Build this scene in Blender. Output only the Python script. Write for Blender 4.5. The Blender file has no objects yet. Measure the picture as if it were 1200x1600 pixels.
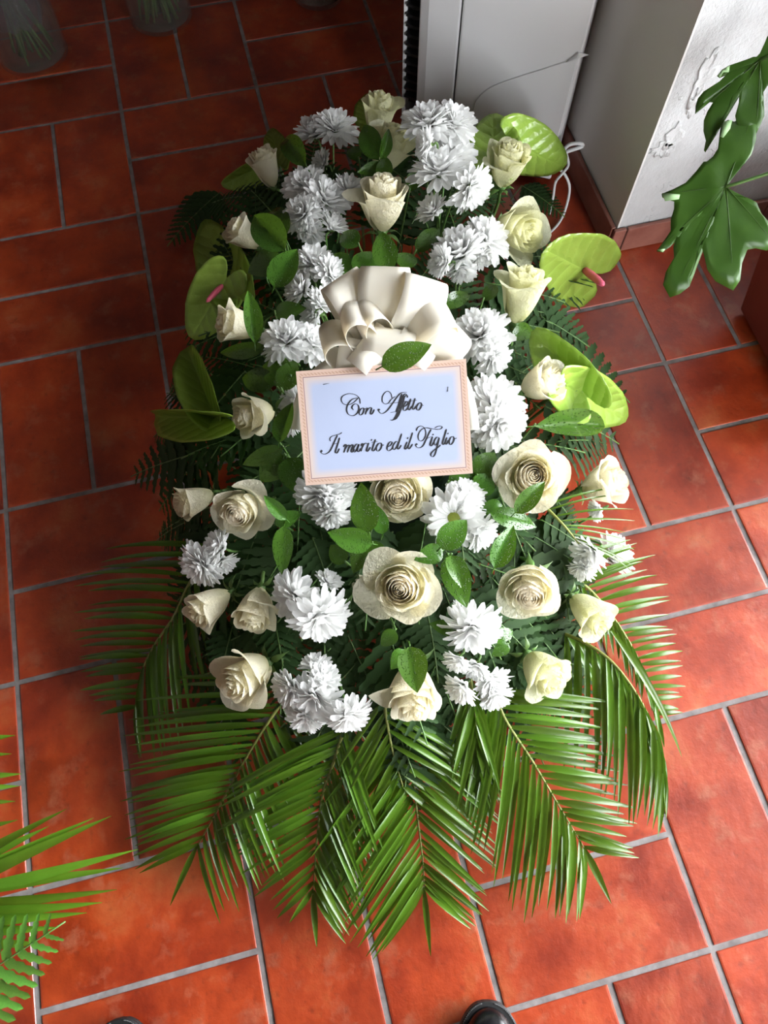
import bpy, math, random
import numpy as np
from mathutils import Vector, Matrix, noise

random.seed(7)
SC = bpy.context.scene
COL = SC.collection
PI = math.pi

# ------------------------------------------------------------------ camera
CAM_H = 1.307
F_PX = 1186.0
_R = [(0.96953381, -0.2449324, -0.00350804),
      (-0.2272681, -0.89408409, -0.38595705),
      (0.0913969, 0.37499568, -0.92251008)]
RIGHT = Vector(_R[0]); UP = -Vector(_R[1]); FWD = Vector(_R[2]); BACK = -FWD
CAM = Vector((0, 0, CAM_H))
cd = bpy.data.cameras.new('camera'); cam = bpy.data.objects.new('camera', cd); COL.objects.link(cam)
cd.sensor_fit = 'VERTICAL'; cd.sensor_height = 32.0; cd.lens = 32.0 * F_PX / 1600.0
cd.clip_start = 0.02; cd.clip_end = 100
cam.matrix_world = Matrix.Translation(CAM) @ Matrix((RIGHT, UP, BACK)).transposed().to_4x4()
SC.camera = cam

# ------------------------------------------------------------------ sky, daylight and exposure
world = bpy.data.worlds.new('sky'); SC.world = world; world.use_nodes = True
bg = world.node_tree.nodes['Background']
bg.inputs[0].default_value = (0.93, 0.965, 1.0, 1); bg.inputs[1].default_value = 31.0
SC.view_settings.view_transform = 'Standard'; SC.view_settings.look = 'None'
SC.view_settings.exposure = 0.0; SC.view_settings.gamma = 1.0
SC.view_settings.use_curve_mapping = False
SC.cycles.use_denoising = True
SC.cycles.max_bounces = 7; SC.cycles.diffuse_bounces = 3; SC.cycles.transparent_max_bounces = 24
SC.cycles.sample_clamp_indirect = 8.0

# room extents
RX0, RX1 = -1.75, 1.38
RY0, RY1 = -1.45, 2.75
RZ = 2.7
WIN = (-1.15, 0.80, 0.10, 2.15)          # shop window in wall_right: y0, y1, z0, z1
def portal(name, loc, rot, sx, sy):
    l = bpy.data.lights.new(name, 'AREA'); l.shape = 'RECTANGLE'; l.size = sx; l.size_y = sy
    o = bpy.data.objects.new(name, l); COL.objects.link(o); o.location = loc; o.rotation_euler = rot
    l.cycles.is_portal = True
    return o
FWIN = (0.78, 1.28, 0.06, 2.05)         # glass door in wall_front, behind the photographer: x0, x1, z0, z1
portal('door_daylight', ((FWIN[0] + FWIN[1]) / 2, RY0 - 0.13, (FWIN[2] + FWIN[3]) / 2), (-PI / 2, 0, PI), FWIN[1] - FWIN[0], FWIN[3] - FWIN[2])
portal('window_daylight', (RX1 + 0.13, (WIN[0] + WIN[1]) / 2, (WIN[2] + WIN[3]) / 2), (0, PI / 2, 0), WIN[3] - WIN[2], WIN[1] - WIN[0])

# ------------------------------------------------------------------ helpers
def ray(x, y):
    return (RIGHT * ((x - 600) / F_PX) - UP * ((y - 800) / F_PX) + FWD)
def at(x, y, z):
    d = ray(x, y); return CAM + d * ((z - CAM_H) / d.z)
DC = Vector((0.17, 0.70)); DA = Vector((0.26, 0.966)).normalized(); DB = Vector((DA.y, -DA.x))
def dome_z(p):
    q = Vector((p.x, p.y)) - DC
    r2 = (q.dot(DA) / 0.72) ** 2 + (q.dot(DB) / 0.42) ** 2
    return 0.09 + 0.22 * math.sqrt(max(0.0, 1 - r2))
def on(x, y, dz=0.0):
    """point of the flower mound seen at a picture position"""
    z = 0.25
    for _ in range(12):
        p = at(x, y, z); z = 0.5 * z + 0.5 * (dome_z(p) + dz)
    return at(x, y, z)
def dome_n(p):
    q = Vector((p.x, p.y)) - DC
    a, b = q.dot(DA) / 0.68, q.dot(DB) / 0.42
    v = DA * (a / 0.68) * 0.22 + DB * (b / 0.42) * 0.22
    return Vector((v.x, v.y, math.sqrt(max(0.05, 1 - a * a - b * b)))).normalized()
def px(p):
    return (p - CAM).dot(FWD) / F_PX       # metres per photograph pixel at p
def axis(p, d, t):
    b = (CAM - p).normalized(); r = RIGHT - b * RIGHT.dot(b); r.normalize(); u = b.cross(r)
    d, t = math.radians(d), math.radians(t)
    return (b * math.cos(t) + (r * math.cos(d) + u * math.sin(d)) * math.sin(t)).normalized()
def frame(p, z, spin=0.0, s=1.0, yhint=None):
    z = z.normalized()
    h = yhint if yhint is not None else Vector((0.3, 0.2, 1))
    if abs(h.normalized().dot(z)) > 0.97: h = Vector((1, 0, 0))
    x = h.cross(z).normalized(); y = z.cross(x)
    m = Matrix((x, y, z)).transposed().to_4x4()
    sm = Matrix.Diagonal((s, s, s, 1)) if not isinstance(s, tuple) else Matrix.Diagonal((*s, 1))
    return Matrix.Translation(p) @ m @ Matrix.Rotation(spin, 4, 'Z') @ sm

class MB:
    def __init__(self): self.v = []; self.f = []
    def grid(self, pts, nu, nv, wrap=False):
        b = len(self.v); self.v += [tuple(p) for p in pts]
        for j in range(nv - 1):
            for i in range(nu if wrap else nu - 1):
                k = (i + 1) % nu
                self.f.append((b + j * nu + i, b + j * nu + k, b + (j + 1) * nu + k, b + (j + 1) * nu + i))
    def tube(self, pts, r, n=6, cap=True):
        pts = [Vector(p) for p in pts]; rs = r if isinstance(r, (list, tuple)) else [r] * len(pts)
        b = len(self.v); ref = Vector((0.31, 0.17, 0.93))
        for i, p in enumerate(pts):
            t = (pts[min(i + 1, len(pts) - 1)] - pts[max(i - 1, 0)]).normalized()
            if abs(t.dot(ref)) > 0.98: ref = Vector((1, 0, 0))
            x = ref.cross(t).normalized(); y = t.cross(x)
            for k in range(n):
                a = 2 * PI * k / n
                self.v.append(tuple(p + (x * math.cos(a) + y * math.sin(a)) * rs[i]))
        for i in range(len(pts) - 1):
            for k in range(n):
                m = (k + 1) % n
                self.f.append((b + i * n + k, b + i * n + m, b + (i + 1) * n + m, b + (i + 1) * n + k))
        if cap:
            self.f.append(tuple(b + k for k in reversed(range(n))))
            e = b + (len(pts) - 1) * n
            self.f.append(tuple(e + k for k in range(n)))
    def box(self, a, c):
        b = len(self.v); x0, y0, z0 = a; x1, y1, z1 = c
        self.v += [(x0, y0, z0), (x1, y0, z0), (x1, y1, z0), (x0, y1, z0), (x0, y0, z1), (x1, y0, z1), (x1, y1, z1), (x0, y1, z1)]
        for q in ((3, 2, 1, 0), (4, 5, 6, 7), (0, 1, 5, 4), (1, 2, 6, 5), (2, 3, 7, 6), (3, 0, 4, 7)):
            self.f.append(tuple(b + i for i in q))
    def prism(self, poly, z0, z1):
        b = len(self.v); n = len(poly)
        self.v += [(x, y, z0) for x, y in poly] + [(x, y, z1) for x, y in poly]
        self.f.append(tuple(b + i for i in reversed(range(n)))); self.f.append(tuple(b + n + i for i in range(n)))
        for i in range(n):
            k = (i + 1) % n; self.f.append((b + i, b + k, b + n + k, b + n + i))
    def lathe(self, prof, n=32, c=(0, 0, 0)):
        pts = []
        for r, z in prof:
            for k in range(n):
                a = 2 * PI * k / n; pts.append((c[0] + r * math.cos(a), c[1] + r * math.sin(a), c[2] + z))
        self.grid(pts, n, len(prof), True)
    def mesh(self, name, mat, smooth=True):
        me = bpy.data.meshes.new(name); me.from_pydata(self.v, [], self.f); me.update()
        if smooth:
            me.polygons.foreach_set('use_smooth', [True] * len(me.polygons))
        if mat: me.materials.append(mat)
        return me
def link(name, data, parent=None, mw=None):
    o = bpy.data.objects.new(name, data); COL.objects.link(o)
    if parent is not None:
        o.parent = parent
        o.matrix_basis = WM[parent.name].inverted() @ (mw if mw is not None else Matrix.Identity(4))
    else:
        o.matrix_basis = mw if mw is not None else Matrix.Identity(4)
    WM[o.name] = (mw if mw is not None else Matrix.Identity(4)).copy()
    return o
WM = {}
def tag(o, label, cat, group=None, kind=None):
    o['label'] = label; o['category'] = cat
    if group: o['group'] = group
    if kind: o['kind'] = kind
    return o
def thing(name, loc, label, cat, group=None):
    o = link(name, None, None, Matrix.Translation(loc)); o.empty_display_size = 0.02
    return tag(o, label, cat, group)
def struct(name, mb, mat, smooth=False, parent=None):
    o = link(name, mb.mesh(name, mat, smooth), parent)
    if parent is None: o['kind'] = 'structure'
    return o
def bevel(o, w, seg=2):
    m = o.modifiers.new('bevel', 'BEVEL'); m.width = w; m.segments = seg; m.limit_method = 'ANGLE'; m.angle_limit = 0.6
def solid(o, t, off=0):
    m = o.modifiers.new('thickness', 'SOLIDIFY'); m.thickness = t; m.offset = off
def bez(pts, n=8):
    """smooth curve through points (Catmull-Rom)"""
    P = [Vector(p) for p in pts]; out = []
    if len(P) < 3:
        return [P[0].lerp(P[-1], i / n) for i in range(n + 1)]
    Q = [P[0] * 2 - P[1]] + P + [P[-1] * 2 - P[-2]]
    for i in range(1, len(Q) - 2):
        a, b, c, d = Q[i - 1:i + 3]
        for k in range(n):
            t = k / n
            out.append(0.5 * ((2 * b) + (c - a) * t + (2 * a - 5 * b + 4 * c - d) * t * t + (3 * b - a - 3 * c + d) * t ** 3))
    return out + [P[-1]]

# ------------------------------------------------------------------ materials
class NT:
    def __init__(self, name):
        self.m = bpy.data.materials.new(name); self.m.use_nodes = True
        self.t = self.m.node_tree; self.b = self.t.nodes['Principled BSDF']; self.out = self.t.nodes['Material Output']
    def n(self, typ, **kw):
        x = self.t.nodes.new(typ)
        for k, v in kw.items():
            if k.startswith('i_'):
                x.inputs[k[2:].replace('_', ' ')].default_value = v
            else: setattr(x, k, v)
        return x
    def l(self, a, b): self.t.links.new(a, b)
    def coord(self, kind='Object', scale=None):
        c = self.n('ShaderNodeTexCoord'); o = c.outputs[kind]
        if scale:
            m = self.n('ShaderNodeMapping'); m.inputs['Scale'].default_value = scale; self.l(o, m.inputs[0]); o = m.outputs[0]
        return o
    def noise(self, vec, scale, detail=4, rough=0.55):
        x = self.n('ShaderNodeTexNoise'); x.inputs['Scale'].default_value = scale; x.inputs['Detail'].default_value = detail
        x.inputs['Roughness'].default_value = rough
        if vec is not None: self.l(vec, x.inputs['Vector'])
        return x.outputs['Fac']
    def ramp(self, fac, stops):
        r = self.n('ShaderNodeValToRGB'); e = r.color_ramp.elements
        while len(e) < len(stops): e.new(0.5)
        for el, (p, c) in zip(e, stops):
            el.position = p; el.color = (*c, 1) if len(c) == 3 else c
        self.l(fac, r.inputs[0]); return r.outputs[0]
    def math(self, op, a, b=None, clamp=False):
        x = self.n('ShaderNodeMath', operation=op, use_clamp=clamp)
        for i, v in enumerate((a, b)):
            if v is None: continue
            if isinstance(v, (int, float)): x.inputs[i].default_value = v
            else: self.l(v, x.inputs[i])
        return x.outputs[0]
    def mix(self, fac, a, b, mode='MIX'):
        x = self.n('ShaderNodeMix', data_type='RGBA', blend_type=mode)
        for i, v in ((0, fac), (6, a), (7, b)):
            if isinstance(v, (int, float)): x.inputs[i].default_value = v
            elif isinstance(v, tuple): x.inputs[i].default_value = (*v, 1) if len(v) == 3 else v
            else: self.l(v, x.inputs[i])
        return x.outputs[2]
    def bump(self, h, strength=0.3, dist=0.002):
        x = self.n('ShaderNodeBump'); x.inputs['Strength'].default_value = strength; x.inputs['Distance'].default_value = dist
        self.l(h, x.inputs['Height']); self.l(x.outputs[0], self.b.inputs['Normal']); return x.outputs[0]
    def col(self, c):
        if isinstance(c, tuple): self.b.inputs['Base Color'].default_value = (*c, 1)
        else: self.l(c, self.b.inputs['Base Color'])
    def set(self, **k):
        for a, v in k.items(): self.b.inputs[a.replace('_', ' ')].default_value = v
    def translucent(self, fac, color):
        tr = self.n('ShaderNodeBsdfTranslucent'); mx = self.n('ShaderNodeMixShader'); mx.inputs[0].default_value = fac
        if isinstance(color, tuple): tr.inputs[0].default_value = (*color, 1)
        else: self.l(color, tr.inputs[0])
        self.l(self.b.outputs[0], mx.inputs[1]); self.l(tr.outputs[0], mx.inputs[2]); self.l(mx.outputs[0], self.out.inputs[0])
    def rnd(self): return self.n('ShaderNodeObjectInfo').outputs['Random']

def plain(name, c, rough=0.5, **k):
    t = NT(name); t.col(c); t.set(Roughness=rough, **k); return t.m
def leafmat(name, c0, c1, rough=0.35, tr=0.25, dew=False, trc=None, veins=False, scale=30):
    t = NT(name); v = t.coord('Object'); r = t.rnd()
    nz = t.noise(v, 9 if veins else scale, 3)
    c = t.mix(nz, c0, c1)
    hs = t.n('ShaderNodeHueSaturation'); t.l(c, hs.inputs['Color'])
    t.l(t.math('ADD', t.math('MULTIPLY', r, 0.5), 0.75), hs.inputs['Value'])
    t.l(t.math('ADD', t.math('MULTIPLY', r, 0.02), 0.49), hs.inputs['Hue'])
    c = hs.outputs[0]
    if veins:
        sx = t.n('ShaderNodeSeparateXYZ'); t.l(v, sx.inputs[0])
        ax = t.math('ABSOLUTE', sx.outputs[0])
        k = t.math('ADD', t.math('SUBTRACT', sx.outputs[1], t.math('MULTIPLY', ax, .55)), t.math('MULTIPLY', nz, .10))
        e = t.math('MINIMUM', t.math('ABSOLUTE', t.math('SINE', t.math('MULTIPLY', k, 17.0))), t.math('MULTIPLY', ax, 16), True)
        e = t.math('POWER', e, .5)
        c = t.mix(t.math('MULTIPLY', t.math('SUBTRACT', 1, e), 0.22), c, tuple(min(1, x * 1.5 + 0.03) for x in c1))
        t.bump(e, 0.22, 0.015)
    t.col(c); t.set(Roughness=rough)
    if dew:
        vo = t.n('ShaderNodeTexVoronoi', feature='F1'); vo.inputs['Scale'].default_value = dew
        t.l(v, vo.inputs['Vector'])
        d = t.math('SUBTRACT', 0.33, vo.outputs['Distance'], False); d = t.math('MAXIMUM', d, 0)
        t.bump(d, 0.9, 0.02 if not veins else 0.03)
    t.translucent(tr, trc or tuple(min(1, x * 1.5) for x in c1))
    return t.m

M_ = {}
def make_materials():
    # terracotta floor tile
    t = NT('terracotta_tile'); v0 = t.coord('Object'); r = t.rnd()
    cx = t.n('ShaderNodeCombineXYZ'); t.l(t.math('MULTIPLY', r, 37.0), cx.inputs[0]); t.l(t.math('MULTIPLY', r, 91.0), cx.inputs[1])
    av = t.n('ShaderNodeVectorMath', operation='ADD'); t.l(v0, av.inputs[0]); t.l(cx.outputs[0], av.inputs[1]); v = av.outputs[0]
    big = t.noise(v, 7, 6, 0.62); fine = t.noise(v, 55, 5, 0.6); mid = t.noise(v, 20, 5, 0.65)
    c = t.ramp(big, [(0.28, (0.15, 0.010, 0.002)), (0.42, (0.27, 0.025, 0.004)), (0.56, (0.40, 0.046, 0.007)), (0.70, (0.47, 0.105, 0.028))])
    c = t.mix(t.math('MULTIPLY', t.ramp(mid, [(0.54, (0, 0, 0)), (0.70, (1, 1, 1))]), 0.50), c, (0.40, 0.15, 0.08))
    c = t.mix(t.math('MULTIPLY', t.ramp(fine, [(0.3, (1, 1, 1)), (0.42, (0, 0, 0))]), 0.35), c, (0.08, 0.008, 0.004))
    hs = t.n('ShaderNodeHueSaturation'); t.l(c, hs.inputs['Color']); t.l(t.math('ADD', t.math('MULTIPLY', r, 0.3), 0.82), hs.inputs['Value'])
    t.col(hs.outputs[0])
    t.l(t.math('ADD', t.math('MULTIPLY', big, 0.24), 0.26), t.b.inputs['Roughness'])
    t.b.inputs['Specular IOR Level'].default_value = 0.75
    t.b.inputs['Coat Weight'].default_value = 0.35; t.b.inputs['Coat Roughness'].default_value = 0.28
    t.bump(t.math('ADD', t.math('MULTIPLY', mid, 0.6), t.math('MULTIPLY', fine, 0.4)), 0.40, 0.005)
    M_['tile'] = t.m
    t = NT('grout'); v = t.coord('Object'); nz = t.noise(v, 40, 5)
    t.col(t.ramp(nz, [(0.3, (0.16, 0.14, 0.135)), (0.7, (0.30, 0.275, 0.27))])); t.set(Roughness=0.9); t.bump(nz, 0.5, 0.003); M_['grout'] = t.m
    # plaster wall
    t = NT('white_plaster'); v = t.coord('Object'); a = t.noise(v, 130, 4, 0.6); b = t.noise(v, 14, 4)
    c = t.ramp(b, [(0.3, (0.47, 0.465, 0.46)), (0.7, (0.56, 0.56, 0.56))]); t.col(c); t.set(Roughness=0.9)
    pk = t.ramp(t.noise(v, 8, 5, 0.7), [(0.60, (0, 0, 0)), (0.62, (1, 1, 1))])
    t.bump(t.math('ADD', t.math('MULTIPLY', a, 0.8), t.math('MULTIPLY', pk, 0.6)), 0.7, 0.004); M_['wall'] = t.m
    t = NT('flaking_paint'); v = t.coord('Object'); a = t.noise(v, 110, 4, 0.6)
    t.col((0.54, 0.535, 0.53)); t.set(Roughness=0.9); t.bump(a, 0.8, 0.004); M_['flake'] = t.m
    t = NT('smooth_plaster'); v = t.coord('Object'); a = t.noise(v, 60, 3)
    t.col((0.74, 0.71, 0.68)); t.set(Roughness=0.85); t.bump(a, 0.15, 0.002); M_['wall2'] = t.m
    t = NT('glazed_brown_tile'); v = t.coord('Object'); a = t.noise(v, 18, 5)
    t.col(t.ramp(a, [(0.3, (0.20, 0.065, 0.045)), (0.7, (0.32, 0.13, 0.095))])); t.set(Roughness=0.35); M_['skirt'] = t.m
    M_['ceil'] = plain('ceiling_paint', (0.15, 0.145, 0.14), 0.9)
    M_['dimwall'] = plain('shop_wall_paint', (0.11, 0.095, 0.085), 0.9)
    M_['frame'] = plain('window_frame_paint', (0.5, 0.5, 0.5), 0.4)
    t = NT('window_glass'); tr = t.n('ShaderNodeBsdfTransparent'); gl = t.n('ShaderNodeBsdfGlossy'); gl.inputs['Roughness'].default_value = 0.02
    fr = t.n('ShaderNodeFresnel'); mx = t.n('ShaderNodeMixShader'); t.l(fr.outputs[0], mx.inputs[0]); t.l(tr.outputs[0], mx.inputs[1]); t.l(gl.outputs[0], mx.inputs[2])
    t.l(mx.outputs[0], t.out.inputs[0]); M_['pane'] = t.m
    # flowers
    def rose(name, top, base, trc, dew):
        t = NT(name); v = t.coord('Object'); s = t.n('ShaderNodeSeparateXYZ'); t.l(v, s.inputs[0])
        g = t.ramp(s.outputs[2], [(0.02, base), (0.45, top)])
        r = t.rnd(); nz = t.noise(v, 5, 3)
        c = t.mix(t.math('MULTIPLY', nz, 0.3), g, tuple(x * 0.92 for x in top))
        t.col(c); t.set(Roughness=0.5)
        t.b.inputs['Specular IOR Level'].default_value = 0.3
        vo = t.n('ShaderNodeTexVoronoi', feature='F1'); vo.inputs['Scale'].default_value = 26; t.l(v, vo.inputs['Vector'])
        d = t.math('MAXIMUM', t.math('SUBTRACT', 0.3, vo.outputs['Distance']), 0)
        t.bump(t.math('ADD', t.math('MULTIPLY', d, dew), t.math('MULTIPLY', t.noise(v, 14, 3), 0.15)), 0.6, 0.05)
        t.translucent(0.5, trc); return t.m
    M_['rose'] = rose('cream_rose_petal', (0.90, 0.86, 0.69), (0.74, 0.74, 0.42), (0.95, 0.89, 0.66), 1.0)
    M_['rose_green'] = rose('greenish_cream_rose_petal', (0.88, 0.87, 0.64), (0.68, 0.72, 0.30), (0.92, 0.90, 0.55), 0.8)
    M_['rose_in'] = rose('warm_cream_inner_petal', (0.97, 0.925, 0.80), (0.96, 0.84, 0.62), (0.99, 0.91, 0.74), 0.0)
    t = NT('white_chrysanthemum_petal'); v = t.coord('Object'); nz = t.noise(v, 6, 3)
    t.col(t.ramp(nz, [(0.3, (0.91, 0.91, 0.90)), (0.7, (0.94, 0.94, 0.935))])); t.set(Roughness=0.55)
    t.b.inputs['Specular IOR Level'].default_value = 0.25
    t.translucent(0.52, (0.955, 0.955, 0.935)); M_['mum'] = t.m
    M_['disc'] = leafmat('green_flower_centre', (0.14, 0.20, 0.02), (0.34, 0.34, 0.05), 0.7, 0.05)
    M_['calyx'] = leafmat('green_calyx', (0.05, 0.10, 0.02), (0.12, 0.20, 0.04), 0.5, 0.1)
    M_['stem'] = leafmat('green_stem', (0.06, 0.14, 0.03), (0.14, 0.25, 0.06), 0.45, 0.05)
    M_['rusc'] = leafmat('glossy_leaf', (0.034, 0.094, 0.010), (0.064, 0.155, 0.017), 0.22, 0.22, 24, (0.17, 0.33, 0.02))
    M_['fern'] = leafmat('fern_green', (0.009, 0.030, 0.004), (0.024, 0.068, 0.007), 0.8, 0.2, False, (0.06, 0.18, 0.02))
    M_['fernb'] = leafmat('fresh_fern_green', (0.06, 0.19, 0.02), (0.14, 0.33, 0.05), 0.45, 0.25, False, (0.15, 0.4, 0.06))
    M_['palm'] = leafmat('palm_green', (0.050, 0.115, 0.007), (0.095, 0.195, 0.013), 0.27, 0.25, False, (0.16, 0.30, 0.02))
    M_['rachis'] = plain('palm_stalk', (0.22, 0.24, 0.05), 0.5)
    M_['anth'] = leafmat('green_spathe', (0.23, 0.37, 0.045), (0.36, 0.50, 0.09), 0.20, 0.28, False, (0.42, 0.60, 0.07), True)
    M_['spadix'] = plain('pink_spadix', (0.75, 0.12, 0.20), 0.6)
    M_['fats'] = leafmat('dark_lobed_leaf', (0.026, 0.070, 0.006), (0.055, 0.118, 0.011), 0.36, 0.3, False, (0.13, 0.24, 0.008))
    M_['fold'] = plain('pale_leaf_underside', (0.25, 0.40, 0.18), 0.6)
    t = NT('cream_satin'); v = t.coord('Object'); t.col((0.97, 0.95, 0.88)); t.set(Roughness=0.30)
    t.b.inputs['Specular IOR Level'].default_value = 0.55
    t.translucent(0.40, (0.99, 0.90, 0.70)); M_['satin'] = t.m
    M_['foam'] = plain('dark_green_foam', (0.012, 0.03, 0.012), 0.95)
    M_['black'] = plain('black_plastic', (0.012, 0.012, 0.013), 0.4)
    t = NT('white_appliance_plastic'); v = t.coord('Object'); nz = t.noise(v, 240, 3); t.col((0.70, 0.69, 0.70)); t.set(Roughness=0.42); t.bump(nz, 0.12, 0.001); M_['plastic'] = t.m
    M_['cable'] = plain('white_cable', (0.75, 0.75, 0.75), 0.5)
    M_['ink'] = plain('black_ink', (0.012, 0.012, 0.016), 0.6)
    M_['staple'] = plain('staple_metal', (0.16, 0.17, 0.2), 0.4, Metallic=0.5)
    t = NT('black_leather'); v = t.coord('Object'); nz = t.noise(v, 220, 4); t.col((0.006, 0.006, 0.007)); t.set(Roughness=0.22); t.bump(nz, 0.06, 0.001); M_['leather'] = t.m
    M_['sole'] = plain('black_rubber_sole', (0.012, 0.012, 0.012), 0.55)
    M_['thread'] = plain('grey_welt_thread', (0.10, 0.10, 0.10), 0.7)
    t = NT('red_brown_pot'); v = t.coord('Object'); nz = t.noise(v, 12, 4); t.col(t.mix(nz, (0.16, 0.022, 0.015), (0.24, 0.035, 0.022))); t.set(Roughness=0.55); M_['pot'] = t.m
    M_['soil'] = plain('dark_soil', (0.02, 0.013, 0.009), 0.95)
    def thin(name, tint, alpha):
        t = NT(name); t.col(tint); t.set(Roughness=.05); tr = t.n('ShaderNodeBsdfTransparent'); fr = t.n('ShaderNodeLayerWeight')
        mx = t.n('ShaderNodeMixShader'); t.l(t.math('ADD', t.math('MULTIPLY', t.math('POWER', fr.outputs['Facing'], 4), .5), alpha, True), mx.inputs[0]); t.l(tr.outputs[0], mx.inputs[1]); t.l(t.b.outputs[0], mx.inputs[2]); t.l(mx.outputs[0], t.out.inputs[0]); return t.m
    M_['glass'] = thin('clear_glass', (0.30, 0.30, 0.28), 0.05); M_['water'] = thin('vase_water', (0.45, 0.42, 0.34), 0.07)
    t = NT('grey_cellophane'); t.col((0.20, 0.20, 0.23)); t.set(Roughness=0.25); t.b.inputs['Alpha'].default_value = 0.5; M_['cello'] = t.m
make_materials()

# ================================================================== THE SETTING
TM = 0.33; TU, TV = 1.68585, 6.14935
fl = MB(); fl.box((RX0, RY0, -0.06), (RX1, RY1, -0.0022))
floor = struct('floor', fl, M_['grout'])
def tile_mesh():
    m = MB(); a, b = (TM - 0.0085) / 2, (TM / 2 - 0.0085) / 2
    rings = [(0, -0.012), (0, -0.0016), (0.0010, -0.0004), (0.0035, 0.0)]
    for i, z in rings:
        x, y = a - i, b - i
        m.v += [(-x, -y, z), (x, -y, z), (x, y, z), (-x, y, z)]
    for k in range(3):
        for i in range(4):
            j = (i + 1) % 4; m.f.append((k * 4 + i, k * 4 + j, k * 4 + 4 + j, k * 4 + 4 + i))
    m.f.append((12, 13, 14, 15))
    return m.mesh('tile', M_['tile'], False)
TMESH = tile_mesh()
for iu in range(-5, 7):
    for iv in range(-6, 13):
        for h in (0.25, 0.75):
            vert = (iu + iv) % 2 == 1
            u, v = (iu + h, iv + 0.5) if vert else (iu + 0.5, iv + h)
            X, Y = (u - TU) * TM, (TV - v) * TM
            hx, hy = (TM / 4, TM / 2) if vert else (TM / 2, TM / 4)
            if X - hx < RX0 or X + hx > RX1 or Y - hy < RY0 or Y + hy > RY1: continue
            if X - hx > 0.70 and Y + hy > 1.05: continue
            w = Matrix.Translation((X, Y, random.uniform(-0.0004, 0.0004))) @ Matrix.Rotation(random.uniform(-0.002, 0.002), 4, 'X') \
                @ Matrix.Rotation((PI / 2 if vert else 0) + random.choice((0, PI)), 4, 'Z')
            link('tile', TMESH, floor, w)
m = MB(); m.box((RX0, RY0, RZ), (RX1, RY1, RZ + 0.12)); struct('ceiling', m, M_['ceil'])
m = MB(); m.box((RX0 - 0.15, RY0, -0.06), (RX0, RY1, RZ)); struct('wall_left', m, M_['dimwall'])
m = MB(); m.box((RX0, RY1, -0.06), (RX1, RY1 + 0.15, RZ)); struct('wall_back', m, M_['dimwall'])
m = MB(); x0, x1, z0, z1 = FWIN
for a, c in (((RX0, -.06), (x0, RZ)), ((x1, -.06), (RX1, RZ)), ((x0, -.06), (x1, z0)), ((x0, z1), (x1, RZ))): m.box((a[0], RY0 - .15, a[1]), (c[0], RY0, c[1]))
struct('wall_front', m, M_['dimwall'])
m = MB(); f = .05
for a, c in (((x0, z0), (x1, z0 + f)), ((x0, z1 - f), (x1, z1)), ((x0, z0), (x0 + f, z1)), ((x1 - f, z0), (x1, z1))): m.box((a[0], RY0 - .09, a[1]), (c[0], RY0 - .03, c[1]))
dn = struct('door_1', m, M_['frame'])
m = MB(); m.box((x0 + f, RY0 - .062, z0 + f), (x1 - f, RY0 - .058, z1 - f)); link('pane', m.mesh('pane', M_['pane'], False), dn)
PX, PY = 0.757, 1.012                                  # the corner of the wall that juts out on the right
m = MB(); m.box((PX + 0.004, PY, -0.06), (RX1, RY1, RZ)); jut = struct('wall_right_projecting', m, M_['wall'])
m = MB(); m.box((PX, PY, 0.0), (PX + 0.004, RY1, RZ)); struct('wall_right_reveal', m, M_['wall2'])
# loose flakes of paint on the bright face
def flake(cx, cz, rx, rz, seed):
    rnd = random.Random(seed); m = MB(); n = 22; ring = []
    for k in range(n):
        a = 2 * PI * k / n; q = 1 + 0.9 * (rnd.random() - 0.5)
        ring.append((cx + rx * q * math.cos(a), cz + rz * q * math.sin(a)))
    m.v = [(x, PY - 0.0018 * (0.4 + rnd.random()), z) for x, z in ring] + [(cx + (x - cx) * 0.72, PY - 0.0003, cz + (z - cz) * 0.72) for x, z in ring] + [(x, PY, z) for x, z in ring]
    for k in range(n):
        j = (k + 1) % n; m.f.append((k, j, n + j, n + k)); m.f.append((2 * n + k, 2 * n + j, j, k))
    m.f.append(tuple(range(n, 2 * n)))
    link('paint_flake', m.mesh('paint_flake', M_['flake']), jut)
def on_wall(x, y):
    d = ray(x, y); return CAM + d * (PY / d.y)
for i, (x, y, rx, rz) in enumerate(((1052, 215, .016, .030), (1035, 232, .022, .016), (1100, 120, .016, .045), (1085, 160, .010, .026))):
    p = on_wall(x, y); flake(p.x, p.z, rx, rz, i)
# skirting tiles
bb = MB(); bb.box((PX + 0.01, PY - 0.004, 0), (RX1, PY, 0.062)); base_r = struct('baseboard_right', bb, M_['grout'])
x = PX - 0.011; i = 0
while x < RX1 - 0.05:
    x1 = min(x + (0.03 if i == 0 else 0.325), RX1); q = MB(); q.box((x + 0.0015, PY - 0.012, 0.001), (x1 - 0.0015, PY - 0.003, 0.066)); o = link('tile', q.mesh('skirting_tile', M_['skirt'], False), base_r); bevel(o, 0.0015, 1); x = x1; i += 1
bb = MB(); bb.box((PX - 0.004, PY + 0.001, 0), (PX, RY1, 0.062)); base_l = struct('baseboard_reveal', bb, M_['grout'])
y = PY - 0.002
while y < RY1 - 0.05:
    y1 = min(y + 0.325, RY1); q = MB(); q.box((PX - 0.012, y + 0.0015, 0.001), (PX - 0.003, y1 - 0.0015, 0.066)); o = link('tile', q.mesh('skirting_tile', M_['skirt'], False), base_l); bevel(o, 0.0015, 1); y = y1
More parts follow.
